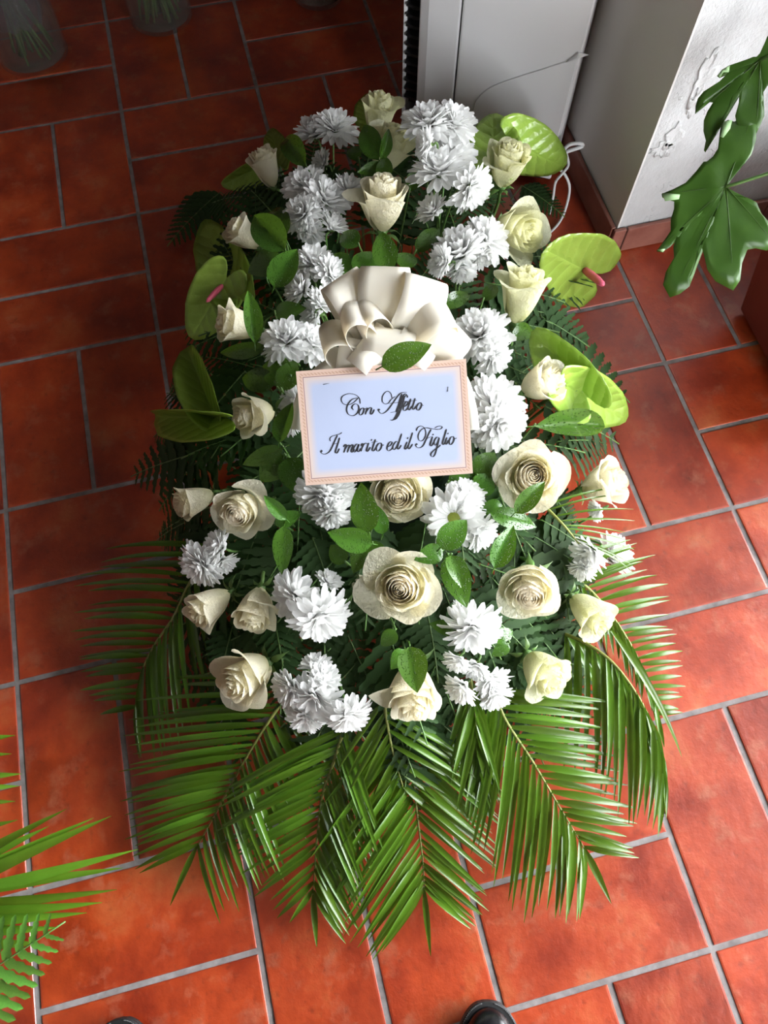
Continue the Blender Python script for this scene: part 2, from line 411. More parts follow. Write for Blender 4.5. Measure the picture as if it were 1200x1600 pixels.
# shop window in the right wall
m = MB(); y0, y1, z0, z1 = WIN
m.box((RX1, RY0, -0.06), (RX1 + 0.15, y0, RZ)); m.box((RX1, y1, -0.06), (RX1 + 0.15, RY1, RZ))
m.box((RX1, y0, -0.06), (RX1 + 0.15, y1, z0)); m.box((RX1, y0, z1), (RX1 + 0.15, y1, RZ)); struct('wall_right', m, M_['wall'])
m = MB(); f = 0.045
for a, c in (((RX1 + .03, y0, z0), (RX1 + .09, y1, z0 + f)), ((RX1 + .03, y0, z1 - f), (RX1 + .09, y1, z1)), ((RX1 + .03, y0, z0), (RX1 + .09, y0 + f, z1)), ((RX1 + .03, y1 - f, z0), (RX1 + .09, y1, z1)), ((RX1 + .03, (y0 + y1) / 2 - f / 2, z0), (RX1 + .09, (y0 + y1) / 2 + f / 2, z1))):
    m.box(a, c)
wn = struct('window_1', m, M_['frame'])
for a, c in ((y0 + f, (y0 + y1) / 2 - f / 2), ((y0 + y1) / 2 + f / 2, y1 - f)):
    m = MB(); m.box((RX1 + .058, a, z0 + f), (RX1 + .062, c, z1 - f)); link('pane', m.mesh('pane', M_['pane'], False), wn)
m = MB(); m.box((RX1 + 0.16, -5, -0.12), (RX1 + 5, 5, -0.06)); m.box((RX0, -5, -0.12), (RX1 + 0.16, RY0 - .16, -0.06)); pv = struct('pavement', m, plain('grey_pavement', (0.35, 0.34, 0.33), 0.9))

# ================================================================== APPLIANCE IN THE CORNER
AF, AG = Vector((0.688, 1.215)), Vector((0.425, 1.375))
def ac():
    ex = (AF - AG).normalized(); ey = Vector((-ex.y, ex.x)); W = (AF - AG).length; H = 0.78
    def w2(a, b): q = AG + ex * a + ey * b; return (q.x, q.y)
    root = thing('portable_air_conditioner', (*((AF + AG) / 2 + ey * 0.15), 0), 'white upright plastic appliance with black side grille, behind the flowers by the wall', 'appliance')
    def on_front(x, y):
        d = ray(x, y); n = Vector((ey.x, ey.y, 0)); p0 = Vector((AG.x, AG.y, 0)); k = (p0 - CAM).dot(n) / d.dot(n); p = CAM + d * k
        return ((Vector((p.x, p.y)) - AG).dot(ex), p.z)
    seam = on_front(716, 70)[0]; left = on_front(652, 60)[0]
    # main shell: front right of the seam
    m = MB(); m.prism([w2(seam + .0015, 0), w2(W, 0), w2(W, .26), w2(seam + .0015, .26)], 0.02, H); o = link('shell', m.mesh('shell', M_['plastic'], False), root); bevel(o, .004)
    # cheek left of the seam, turning away
    m = MB(); m.prism([w2(left, .010), w2(left + .02, .002), w2(seam - .0015, 0), w2(seam - .0015, .26), w2(left, .26)], 0.02, H); o = link('side_cheek', m.mesh('side_cheek', M_['plastic'], False), root); bevel(o, .003)
    # black grille on the side with its fins
    m = MB(); m.prism([w2(left - .028, .05), w2(left - .001, .05), w2(left - .001, .23), w2(left - .028, .23)], 0.10, H - .05); g = link('grille', m.mesh('grille', M_['black'], False), root)
    for k in range(30):
        z = 0.12 + k * 0.02; m = MB(); m.prism([w2(left - .034, .035), w2(left - .001, .03), w2(left - .001, .05), w2(left - .034, .05)], z, z + .005); link('fin', m.mesh('fin', M_['black'], False), g)
    m = MB(); pts = [w2(left - .04, .03 + .2), w2(left - .046, .10), w2(left - .040, .04), w2(left - .034, .045), w2(left - .038, .10), w2(left - .032, .23)]
    m.prism(pts, 0.02, H); link('side_rim', m.mesh('side_rim', M_['plastic'], False), root)
    m = MB(); m.prism([w2(left - .03, .02), w2(W - .02, .02), w2(W - .02, .24), w2(left - .03, .24)], 0, .02); link('plinth', m.mesh('plinth', M_['black'], False), root)
    m = MB(); m.prism([w2(left - .035, .02), w2(W - .001, .012), w2(W - .001, .255), w2(left - .035, .24)], H, H + .02); o = link('lid', m.mesh('lid', M_['plastic'], False), root); bevel(o, .006)
    # lower front panel with a curved top edge
    c = [on_front(*q) for q in ((737, 205), (738, 178), (744, 158), (756, 143), (776, 131), (810, 119), (860, 103), (917, 84))]
    c = [(v.x, v.y) for v in bez([(a, b, 0) for a, b in c], 5)]
    poly = [(c[0][0], 0.05)] + c + [(W - .006, c[-1][1]), (W - .006, 0.05)]
    m = MB(); n = len(poly)
    for off in (0.0, -0.0035):
        for a, b in poly: q = w2(a, off); m.v.append((q[0], q[1], b))
    m.f.append(tuple(range(n, 2 * n)))
    for i in range(n): j = (i + 1) % n; m.f.append((i, j, n + j, n + i))
    o = link('front_panel', m.mesh('front_panel', M_['plastic'], False), root); bevel(o, .0015, 2)
    # power cord looped at the corner
    def near(x, y, d): return CAM + ray(x, y) * d
    z = lambda x, y, h: at(x, y, h)
    for pts, r in (([z(868, 250, .10), z(884, 238, .125), z(909, 229, .13), z(906, 224, .14), z(888, 227, .14), z(876, 243, .12), z(868, 262, .10)], .0038),
                   ([z(872, 262, .10), z(884, 275, .08), z(890, 295, .05), z(884, 325, .02), z(872, 350, .006), z(850, 372, .006)], .0030),
                   ([z(885, 240, .12), z(888, 258, .10), z(878, 272, .09), z(868, 285, .07), z(864, 310, .03), z(858, 335, .006)], .0030)):
        m = MB(); m.tube(bez(pts, 7), r, 8); link('power_cord', m.mesh('power_cord', M_['cable']), root)
ac()

# ================================================================== POTTED PLANT, RIGHT
def planter():
    root = thing('potted_fatsia', (1.115, 0.63, 0), 'dark red square pot with large lobed dark green leaves, beside the wall', 'potted plant')
    m = MB(); c = Vector((1.115, 0.63)); rings = [(.145, 0), (.150, .012), (.158, .012), (.192, .27), (.200, .27), (.200, .295), (.186, .295), (.180, .26)]
    for h, z in rings:
        for sx, sy in ((-1, -1), (1, -1), (1, 1), (-1, 1)): m.v.append((c.x + sx * h, c.y + sy * h, z))
    for k in range(len(rings) - 1):
        for i in range(4): j = (i + 1) % 4; m.f.append((k * 4 + i, k * 4 + j, k * 4 + 4 + j, k * 4 + 4 + i))
    m.f.append((3, 2, 1, 0)); o = link('pot', m.mesh('pot', M_['pot'], False), root); bevel(o, .006)
    m = MB(); m.box((c.x - .15, c.y - .15, .02), (c.x + .15, c.y + .15, .24)); link('soil', m.mesh('soil', M_['soil'], False), root)
    S0 = Vector((1.115, .64, .235))
    m = MB(); trunk = bez([S0, S0 + Vector((.02, .02, .2)), S0 + Vector((.0, .03, .42)), S0 + Vector((.02, .03, .55))], 6); m.tube(trunk, [.013 - .006 * i / len(trunk) for i in range(len(trunk))], 8); link('stem', m.mesh('stem', M_['stem']), root)
    def cr(a, b): return (1000 + a / 3.077, 40 + b / 3.077)
    def lobed(cen, outl, p0, nrm, curl, seed, attach, folds=()):
        nrm = nrm.normalized()
        def hit(q):
            d = ray(*q); return CAM + d * ((p0 - CAM).dot(nrm) / d.dot(nrm))
        C = hit(cr(*cen)); O = [v for v in (hit(cr(*q)) for q in outl)]
        n = len(O); R = 7; m = MB(); rmax = max((o - C).length for o in O)
        for k in range(1, R + 1):
            t = k / R
            for i, o in enumerate(O):
                d = (o - C) * t; dist = d.length / rmax
                m.v.append(tuple(C + d - nrm * (curl * dist ** 2.2) + nrm * 0.004 * noise.noise(d * 30 + Vector((seed, 0, 0)))))
        m.v.append(tuple(C)); ci = len(m.v) - 1
        for i in range(n): m.f.append((ci, i, (i + 1) % n))
        for k in range(R - 1):
            for i in range(n): j = (i + 1) % n; m.f.append((k * n + i, (k + 1) * n + i, (k + 1) * n + j, k * n + j))
        lf = link('leaf', m.mesh('leaf', M_['fats']), root); solid(lf, .0007)
        # raised main veins
        mv = MB()
        far = sorted(range(n), key=lambda i: -(O[i] - C).length); picked = []
        for i in far:
            if all(min(abs(i - j), n - abs(i - j)) > 5 for j in picked) and (O[i] - C).length > .5 * rmax: picked.append(i)
        for i in picked:
            ln = []
            for k in range(0, 7):
                t = k / 7.2; d = (O[i] - C) * t; ln.append(C + d - nrm * (curl * (d.length / rmax) ** 2.2) + nrm * 0.0006)
            mv.tube(ln, [.0011 * (1 - .8 * k / 6) for k in range(7)], 5)
        link('vein', mv.mesh('vein', M_['fats']), lf)
        m = MB(); m.tube(bez([C, C.lerp(attach, .4) + Vector((0, 0, .02)), attach], 8), .0028, 7); link('petiole', m.mesh('petiole', M_['stem']), root)
        for fc in folds:
            q = [hit(cr(*a)) + nrm * .004 for a in fc]; m = MB(); m.v = [tuple(v) for v in q] + [tuple(v - nrm * .0035) for v in q]; k = len(q)
            m.f.append(tuple(range(k))); 
            for i in range(k): j = (i + 1) % k; m.f.append((i, k + i, k + j, j))
            link('curled_edge', m.mesh('curled_edge', M_['fold']), lf)
    o2 = [(415, 740), (422, 715), (445, 690), (500, 650), (535, 622), (548, 590), (560, 545), (562, 480), (556, 436), (545, 420), (500, 430), (460, 455), (430, 446), (400, 462), (388, 500), (384, 530), (375, 590), (350, 630), (320, 655), (305, 655), (270, 700), (220, 755), (160, 785), (105, 808), (108, 825), (140, 838), (165, 845), (165, 880), (150, 930), (150, 985), (120, 1030), (85, 1080), (110, 1085), (150, 1060), (165, 1005), (178, 1010), (165, 1060), (170, 1110), (130, 1180), (120, 1240), (155, 1300), (200, 1285), (245, 1250), (240, 1215), (268, 1140), (275, 1090), (300, 1065), (315, 1110), (330, 1170), (370, 1225), (420, 1250), (460, 1268), (490, 1220), (495, 1140), (520, 1075), (560, 1068), (615, 1078), (660, 1050), (650, 1000), (615, 935), (585, 900), (560, 850), (500, 825), (440, 815), (418, 795)]
    p2 = at(1134, 292, .40)
    lobed((412, 775), o2, p2, Vector((-.25, -.45, .85)), .015, 1, S0 + Vector((.01, .03, .30)), ([(105, 808), (190, 815), (185, 835), (120, 845)], [(385, 535), (400, 465), (440, 458), (430, 500), (400, 540)], [(80, 1078), (120, 1075), (110, 1090)]))
    o1 = [(560, 150), (545, 150), (510, 163), (430, 190), (395, 210), (372, 240), (385, 250), (410, 222), (425, 225), (385, 265), (310, 312), (282, 345), (272, 380), (270, 420), (280, 400), (300, 375), (330, 362), (355, 365), (330, 405), (312, 450), (312, 500), (325, 545), (318, 590), (326, 600), (345, 560), (365, 500), (400, 440), (430, 390), (440, 345), (462, 325), (478, 325), (478, 370), (462, 430), (470, 470), (520, 500), (565, 515), (580, 485), (603, 430), (596, 370), (594, 320), (612, 290), (640, 300), (690, 290), (730, 210), (700, 150), (660, 110), (640, 60), (612, 50), (600, 80), (575, 135)]
    p1 = at(1190, 110, .50)
    lobed((578, 165), o1, p1, Vector((-.35, -.55, .75)), .02, 5, S0 + Vector((.02, .03, .5)), ([(372, 240), (395, 212), (430, 195), (425, 225), (400, 225), (385, 250)],))
    # two more leaves on the near side of the plant, copies turned about its stem
    for src, deg, dz in ((0, 100, .05), (1, 128, -.06)):
        lf = [o for o in root.children if o.name.startswith('leaf')][src]; pt = [o for o in root.children if o.name.startswith('petiole')][src]
        T = Matrix.Translation(S0 + Vector((0, 0, dz))) @ Matrix.Rotation(math.radians(deg), 4, 'Z') @ Matrix.Scale(.85, 4) @ Matrix.Translation(-S0)
        o = lf.copy(); COL.objects.link(o); o.parent = root; o.matrix_basis = WM[root.name].inverted() @ T
        WM[o.name] = T.copy()
        for ch in lf.children:
            c = ch.copy(); COL.objects.link(c); c.parent = o; c.matrix_basis = ch.matrix_basis.copy()
        o = pt.copy(); COL.objects.link(o); o.parent = root; o.matrix_basis = WM[root.name].inverted() @ T
planter()

# ================================================================== GLASS VASES, TOP LEFT
def vase(x, y, r, h, label, water, seed, stems, sleeve=False):
    b = at(x, y, 0); c = Vector((b.x, b.y + r * .75, 0)); rnd = random.Random(seed)
    root = thing('glass_vase', c, label, 'vase')
    m = MB(); m.lathe([(.001, .0), (r - .006, .0), (r, .006), (r + .002, h), (r - .002, h), (r - .004, .012), (.001, .012)], 40, c); link('glass', m.mesh('glass', M_['glass']), root)
    m = MB(); m.lathe([(.001, .0125), (r - .0055, .0125), (r - .0045, water), (.001, water)], 40, c); link('water', m.mesh('water', M_['water']), root)
    if stems:
        s = thing('flower_stems', c + Vector((0, 0, .014)), stems[1], 'stems')
        for k in range(stems[0]):
            a = rnd.uniform(0, 2 * PI); q = (r - .02) * math.sqrt(rnd.random()); a2 = a + PI * rnd.uniform(.7, 1.3); q2 = (r - .012) * rnd.uniform(.2, 1)
            p0 = c + Vector((q * math.cos(a), q * math.sin(a), .016)); p1 = c + Vector((q2 * math.cos(a2), q2 * math.sin(a2), h + .08))
            m = MB(); m.tube(bez([p0, p0.lerp(p1, .5) + Vector((rnd.uniform(-.006, .006), rnd.uniform(-.006, .006), 0)), p1], 4), rnd.uniform(.0022, .0036), 6); link('stem', m.mesh('stem', M_['stem']), s)
        if sleeve:
            m = MB(); pts = []
            for j in range(7):
                for k in range(44):
                    a = 2 * PI * k / 44; rr = (r - .012) * (1 + .05 * math.sin(k * 5.1 + j * .4)) * (.86 + .02 * j); pts.append((c.x + rr * math.cos(a), c.y + rr * math.sin(a), .10 + j * .04 + .006 * math.sin(k * 1.7)))
            m.grid(pts, 44, 7, True); link('cellophane_sleeve', m.mesh('cellophane_sleeve', M_['cello']), s)
vase(57, 113, .085, .24, 'round glass vase with a wrapped bunch, in the dark corner', .11, 3, (26, 'cut stems in a grey cellophane sleeve standing in the corner vase'), True)
vase(258, 51, .079, .24, 'round glass vase packed with green stems, middle of the three vases', .15, 4, (40, 'dense green cut stems standing in the middle glass vase'))
vase(505, 12, .068, .22, 'glass vase nearest the white appliance, only its base showing', .10, 5, None)

# ================================================================== SHOES
def shoe(tip, yaw, label, mirror):
    root = thing('shoe', tip, label, 'shoe', None)
    R = Matrix.Translation(tip) @ Matrix.Rotation(yaw, 4, 'Z') @ Matrix.Diagonal((mirror, 1, 1, 1))
    L = .28
    def half(s):  # half width along the shoe (0 toe .. 1 heel)
        if s < .30: return .046 * math.sqrt(max(0, 1 - ((.30 - s) / .30) ** 2.2))
        if s < .62: return .046 - .013 * ((s - .30) / .32)
        if s < .86: return .033 + .001 * (s - .62)
        return .033 * math.sqrt(max(0, 1 - ((s - .86) / .145) ** 2.4))
    S = [0.0, .006, .016, .03, .05, .08, .12, .17, .23, .30, .38, .46, .54, .62, .70, .78, .86, .92, .96, .99, 1.0]
    def top(s): return .018 + .026 * min(1, (s / .10)) ** .55 + (.016 * max(0, s - .2) / .3 if s < .5 else .016 + .045 * min(1, (s - .5) / .2))
    m = MB(); N = 15; pts = []
    for s in S:
        w = max(half(s), .0015); h = top(s)
        for k in range(N):
            a = PI * k / (N - 1); ca, sa = math.cos(a), math.sin(a)
            x = w * math.copysign(abs(ca) ** .75, ca); z = .014 + (h - .014) * abs(sa) ** .8
            if s > .55 and abs(ca) < .62: z = min(z, .014 + (h - .014) * .72)
            pts.append(R @ Vector((x, -.006 - s * L, z)))
    m.grid(pts, N, len(S)); link('upper', m.mesh('upper', M_['leather']), root)
    m = MB(); out = []
    for s in S: out.append((half(s) + .005, -s * (L + .010)))
    poly = [(x, y) for x, y in out] + [(-x, y) for x, y in reversed(out)]
    for z0, z1, nm in ((.008, .0165, 'welt'), (.0, .0085, 'outsole')):
        m = MB(); m.prism([(-x, y) for x, y in poly] if False else poly, z0, z1); m.v = [tuple(R @ Vector(v)) for v in m.v]; o = link(nm, m.mesh(nm, M_['sole'], False), root); bevel(o, .0015, 1)
    m = MB()
    for sgn in (1, -1):
        for k in range(46):
            s = .002 + (k / 46) ** 1.7 * .55; s2 = s + .0035 + .004 * k / 46
            a = Vector((sgn * (half(s) + .0028), -.002 - s * L, .0168)); b = Vector((sgn * (half(s2) + .0028), -.002 - s2 * L, .0168)); m.tube([R @ a, R @ b], .0007, 4)
    link('welt_stitching', m.mesh('welt_stitching', M_['thread']), root)
    m = MB(); pts = []
    for s in (.31, .313, .318, .322):
        w, h = half(s), top(s) + .0012
        for k in range(N):
            a = PI * k / (N - 1); ca, sa = math.cos(a), math.sin(a); pts.append(R @ Vector((w * 1.012 * math.copysign(abs(ca) ** .75, ca), -.006 - (s + .03 * (1 - abs(ca))) * L, .014 + (h - .014) * abs(sa) ** .8)))
    m.grid(pts, N, 4); link('toe_cap_seam', m.mesh('toe_cap_seam', M_['thread']), root)
shoe(at(760, 1561, .012), math.radians(-14), 'black leather shoe toe below the palm fronds, the right-hand one', 1)
shoe(at(188, 1589, .012), math.radians(-2), 'black leather shoe toe at the lower left, the left-hand one', -1)

# ================================================================== FLOWER BUILDERS
def petal_grid(m, th, R, H, W, curl, rnd, nu=11, nv=9, tilt=0.0, point=0.0, close=0.0):
    ph = rnd.uniform(0, 6.3); amp = rnd.uniform(.5, 1.2); lean = rnd.uniform(-.03, .03)
    pts = []
    for j in range(nv):
        v = j / (nv - 1)
        for i in range(nu):
            s = -1 + 2 * i / (nu - 1)
            ve = v * (1 - .16 * abs(s) ** 3 + point * (1 - abs(s)) ** 2 * .05)
            wv = W * (.40 + .60 * math.sin(PI / 2 * min(1, v * 1.35)) - .10 * max(0, v - .75) * 4 * .3)
            a = th + s * wv
            r = R * (1 - max(0.0, 1 - ve) ** 2.4) ** .62
            r *= 1 + .07 * s                                    # one edge tucked under the next petal
            r += R * tilt * ve ** 1.5
            r *= 1 - close * ve ** 3
            c = curl * ve ** 5 * (1 + .35 * math.sin(2.2 * s + ph) * amp)
            r += c
            z = H * (ve + lean * s) - c * .55 * ve
            rf = .022 * ve ** 4 * (curl > .02) * math.sin(5 * s + ph * 2) * amp
            pts.append(((r + rf * .6) * math.cos(a), (r + rf * .6) * math.sin(a), z + rf))
    m.grid(pts, nu, nv)
ROSES = {}
def rose_proto(kind, seed):
    rnd = random.Random(seed); off = rnd.uniform(0, 6)
    if kind == 'open':
        inner = [(2, .045, .75, 2.6, 0, 0, .6), (3, .075, .75, 1.7, 0, 0, .48), (4, .11, .745, 1.4, .002, 0, .42), (5, .15, .735, 1.2, .004, 0, .36), (5, .195, .73, 1.1, .006, 0, .30), (6, .24, .72, 1.0, .010, 0, .24)]
        outer = [(5, .285, .70, 1.0, .03, -.06), (5, .325, .67, 1.0, .06, .0), (5, .37, .60, .95, .11, .05)]
    elif kind == 'half':
        inner = [(2, .04, .90, 2.4, 0, 0, .5), (3, .08, .92, 1.6, .004, 0, .4), (3, .125, .92, 1.3, .01, 0, .3), (4, .17, .90, 1.1, .02, 0, .2), (5, .22, .87, 1.0, .035, 0, .1)]
        outer = [(4, .27, .82, 1.0, .07, .02), (4, .33, .76, .95, .12, .05)]
    else:
        inner = [(2, .04, 1.0, 2.4, 0, 0, .5), (3, .09, 1.02, 1.6, .004, 0, .35), (3, .15, 1.0, 1.3, .02, 0, .2), (4, .20, .97, 1.1, .035, 0, .08)]
        outer = [(3, .24, .95, 1.25, .06, .0), (4, .31, .88, 1.05, .12, .02)]
    core = MB(); k0 = 0
    for n, R, H, W, curl, tl, tl2 in inner:
        for k in range(n): petal_grid(core, off + 2 * PI * k / n + k0 * .7, R, H, W, curl, rnd, 13, 9, tl, 0, tl2)
        k0 += 1
    pm = []
    for li, (n, R, H, W, curl, tl) in enumerate(outer):
        cl = (.20, .10, .0)[li] if kind == 'open' else (.06, 0)[li]
        for k in range(n):
            m = MB(); petal_grid(m, off + 2 * PI * k / n + k0 * .75 + rnd.uniform(-.12, .12), R * rnd.uniform(.96, 1.06), H * rnd.uniform(.94, 1.05), W * rnd.uniform(.92, 1.05), curl * rnd.uniform(.5, 1.7), rnd, 13, 10, tl + rnd.uniform(-.04, .05), 1.0, cl); pm.append(m)
        k0 += 1
    sep = []
    for k in range(5):
        m = MB(); pts = []; a = off + 2 * PI * k / 5; out = rnd.uniform(.5, 1.1)
        for j in range(7):
            v = j / 6; w = .055 * math.sin(PI * min(1, v * .85 + .15)) * (1 - v ** 3) + .002
            rr = .08 + .34 * v * out; z = -.02 + .16 * v - .30 * v * v * out
            for s in (-1, 0, 1):
                pts.append((rr * math.cos(a) - s * w * math.sin(a), rr * math.sin(a) + s * w * math.cos(a), z - .012 * abs(s)))
        m.grid(pts, 3, 7); sep.append(m)
    hip = MB(); hip.lathe([(.025, -.14), (.055, -.10), (.075, -.04), (.10, .02), (.06, .06)], 12)
    return core, pm, sep, hip
def rose_meshes(key, mat):
    if (key, mat) not in ROSES:
        core, pm, sep, hip = rose_proto(*key)
        ROSES[(key, mat)] = (core.mesh('bud', M_['rose_in'] if key[0] == 'open' else M_[mat]), [p.mesh('petal', M_[mat]) for p in pm], [s.mesh('sepal', M_['stem']) for s in sep], hip.mesh('hip', M_['stem']))
    return ROSES[(key, mat)]
def foam_point(p, k=.70):
    q = DC + (Vector((p.x, p.y)) - DC) * k
    return Vector((q.x, q.y, .05))
def rose(x, y, d, dr, tl, kind, var, label, dz=0.0, mat='rose', spin=None):
    p = on(x, y, dz); D = d * px(p); ax = axis(p, dr, tl)
    hh = {'open': .40, 'half': .46, 'bud': .50}[kind]
    base = p - ax * (hh * D)
    root = thing('rose', base, label, 'rose', 'cream roses in the funeral spray')
    w = frame(base, ax, spin if spin is not None else random.uniform(0, 6.28), D)
    core, pm, sep, hip = rose_meshes((kind, var), mat)
    link('bud', core, root, w)
    for q in pm: link('petal', q, root, w)
    for q in sep: link('sepal', q, root, w)
    link('hip', hip, root, w)
    e = foam_point(base); m = MB(); a = base - ax * .12 * D
    m.tube(bez([a, a - ax * .03 + Vector((0, 0, -.01)), a.lerp(e, .6), e], 5), .0032, 7); link('stem', m.mesh('stem', M_['stem']), root)

def mum_petal(m, a, r0, L, w, el0, el1, twist, zz, rnd):
    """one strap petal leaving the centre at azimuth a; el0/el1 = elevation at root and tip"""
    n = 6; r, z = r0, zz; ca, sa = math.cos(a), math.sin(a); pts = []
    for j in range(n):
        t = j / (n - 1); el = el0 + (el1 - el0) * t
        ww = w * (.38 + .62 * math.sin(PI * min(1, t * .72 + .06))) * (1 - .55 * max(0, t - .80) / .20)
        for s in (-1, -.45, 0, .45, 1):
            up = .30 * ww * (s * s) - .10 * ww * (abs(s) == .45)
            off = s * ww; tz = math.sin(twist * t) * off
            nr = -math.sin(el) * up; nz = math.cos(el) * up
            pts.append(((r + nr) * ca - off * sa, (r + nr) * sa + off * ca, z + nz + tz))
        if j < n - 1:
            r += math.cos(el) * L / (n - 1); z += math.sin(el) * L / (n - 1)
    m.grid(pts, 5, n)
MUMS = {}
def mum_meshes(kind, seed):
    if (kind, seed) in MUMS: return MUMS[(kind, seed)]
    rnd = random.Random(seed * 13 + 5); m = MB()
    if kind == 'flat':      rows = [(21, .10, .42, .066, .08, -.10), (19, .09, .39, .062, .34, .05), (16, .08, .33, .056, .60, .30)]
    elif kind == 'full':    rows = [(20, .08, .44, .068, .12, -.15), (19, .08, .42, .066, .40, .10), (17, .06, .39, .064, .68, .38), (14, .045, .35, .060, .95, .70), (10, .03, .30, .055, 1.2, 1.05), (5, .015, .24, .05, 1.4, 1.4)]
    elif kind == 'cup':     rows = [(19, .06, .47, .070, .50, .25), (17, .05, .45, .068, .74, .52), (14, .04, .42, .064, .98, .82), (9, .03, .37, .058, 1.22, 1.15), (5, .015, .32, .05, 1.4, 1.45)]
    elif kind == 'droop':   rows = [(20, .08, .46, .070, .30, -.80), (19, .07, .45, .068, .55, -.45), (17, .06, .42, .066, .82, -.05), (13, .045, .38, .062, 1.08, .40), (8, .03, .32, .055, 1.3, .9)]
    else:                   rows = [(9, .03, .34, .055, 1.15, 1.45), (7, .02, .32, .05, 1.35, 1.6)]
    zz = 0
    for n, r0, L, w, e0, e1 in rows:
        o = rnd.uniform(0, 6)
        for k in range(n):
            if rnd.random() < .04: continue
            mum_petal(m, o + 2 * PI * k / n + rnd.uniform(-.07, .07), r0, L * rnd.uniform(.86, 1.08), w * rnd.uniform(.85, 1.1), e0 + rnd.uniform(-.12, .12), e1 + rnd.uniform(-.22, .22), rnd.uniform(-.8, .8), zz + rnd.uniform(-.008, .008), rnd)
        zz += .018
    d = MB(); d.lathe([(.115, .005), (.11, .035), (.08, .058), (.03, .068), (.002, .07)], 14)
    c = MB(); c.lathe([(.020, -.12), (.032, -.09), (.085, -.06), (.105, -.015), (.10, .015), (.05, .02)], 12)
    for k in range(12):
        a = 2 * PI * k / 12; c.tube([(.07 * math.cos(a), .07 * math.sin(a), -.055), (.115 * math.cos(a), .115 * math.sin(a), -.015), (.14 * math.cos(a), .14 * math.sin(a), .03)], [.016, .014, .003], 4)
    MUMS[(kind, seed)] = (m.mesh('bloom', M_['mum']), d.mesh('disc', M_['disc']), c.mesh('calyx', M_['calyx']))
    return MUMS[(kind, seed)]
def spray(blooms, label, dz=.02):
    """one branching chrysanthemum stem: blooms = (x, y, d, dir, tilt, kind[, dz])"""
    info = []
    for b in blooms:
        x, y, d, dr, tl, kind = b[:6]; d *= 1.14; p = on(x, y, dz + (b[6] if len(b) > 6 else 0)); D = d * px(p); ax = axis(p, dr, tl)
        info.append((p - ax * (.12 if kind != 'cup' else .20) * D, ax, D, kind))
    mean = sum((i[0] for i in info), Vector()) / len(info); e = foam_point(mean, .75)
    node = mean.lerp(e, .55); root = thing('chrysanthemum_spray', e, label, 'chrysanthemum', 'white chrysanthemum sprays in the arrangement')
    m = MB(); m.tube(bez([e, e.lerp(node, .5), node], 4), .0026, 6)
    for i, (b, ax, D, kind) in enumerate(info):
        w = frame(b, ax, random.uniform(0, 6.28), D); bl, di, ca = mum_meshes(kind, random.randrange(3))
        o = link('bloom', bl, root, w); link('calyx', ca, o, w)
        if kind == 'flat': link('disc', di, o, w)
        a = b - ax * .11 * D
        m.tube(bez([node, node.lerp(a, .55) - ax * .012, a - ax * .010, a], 5), .0019, 6)
    link('stem', m.mesh('stem', M_['stem']), root)

def leaf_proto(seed, ratio, fold, curl, nar=.62):
    rnd = random.Random(seed); m = MB(); pts = []; nv, nu = 11, 7; ph = rnd.uniform(0, 6)
    mx = max(((j / 100) ** nar) * (1 - j / 100) ** .95 for j in range(101))
    for j in range(nv):
        t = j / (nv - 1); w = ratio * .5 * (t ** nar) * ((1 - t) ** .95) / mx + .004
        for i in range(nu):
            s = -1 + 2 * i / (nu - 1)
            pts.append((s * w, t, abs(s) * w * fold - curl * (t - .3) ** 2 + .008 * math.sin(7 * t + ph) * abs(s) * s + curl * .09))
    m.grid(pts, nu, nv); m.tube([(0, -.12, -curl * .3), (0, 0, -curl * .0 - .004), (0, .5, -.004 + curl * .05), (0, .93, -curl * .31)], [.016, .014, .009, .003], 5)
    return m.mesh('leaf', M_['rusc'])
LEAF = [leaf_proto(1, .50, .25, .25), leaf_proto(2, .50, .45, .10), leaf_proto(3, .50, .15, .45), leaf_proto(4, .50, -.2, .3)]
def leaf_at(root, b, t, wpx, var=0, roll=0, dzb=.02, dzt=.03, mesh=None):
    B = on(*b, dzb); T = on(*t, dzt); y = T - B; L = y.length; y = y / L
    c = (CAM - (B + T) / 2).normalized(); n = (c * .75 + dome_n(B) * .35); n = (n - y * n.dot(y)).normalized()
    x = y.cross(n); a = math.radians(roll); x, n = x * math.cos(a) + n * math.sin(a), n * math.cos(a) - x * math.sin(a)
    W = wpx * px(B)
    m4 = Matrix((x * (W / .5), y * L, n * L)).transposed().to_4x4(); m4.translation = B
    return link('leaf', mesh or LEAF[var % 4], root, m4), B
def sprig(label, leaves, cat='foliage', name='ruscus_sprig'):
    bs = [on(*l[0], .01) for l in leaves]; e = foam_point(sum(bs, Vector()) / len(bs), .85)
    root = thing(name, e, label, cat, 'glossy green leaf sprigs in the arrangement')
    for l in leaves:
        b, t, w = l[:3]; leaf_at(root, b, t, w, *(l[3:]))
    m = MB()
    for b in bs: m.tube(bez([e, e.lerp(b, .6) + Vector((0, 0, .01)), b + Vector((0, 0, .008))], 5), .0016, 5)
    link('stem', m.mesh('stem', M_['stem']), root)

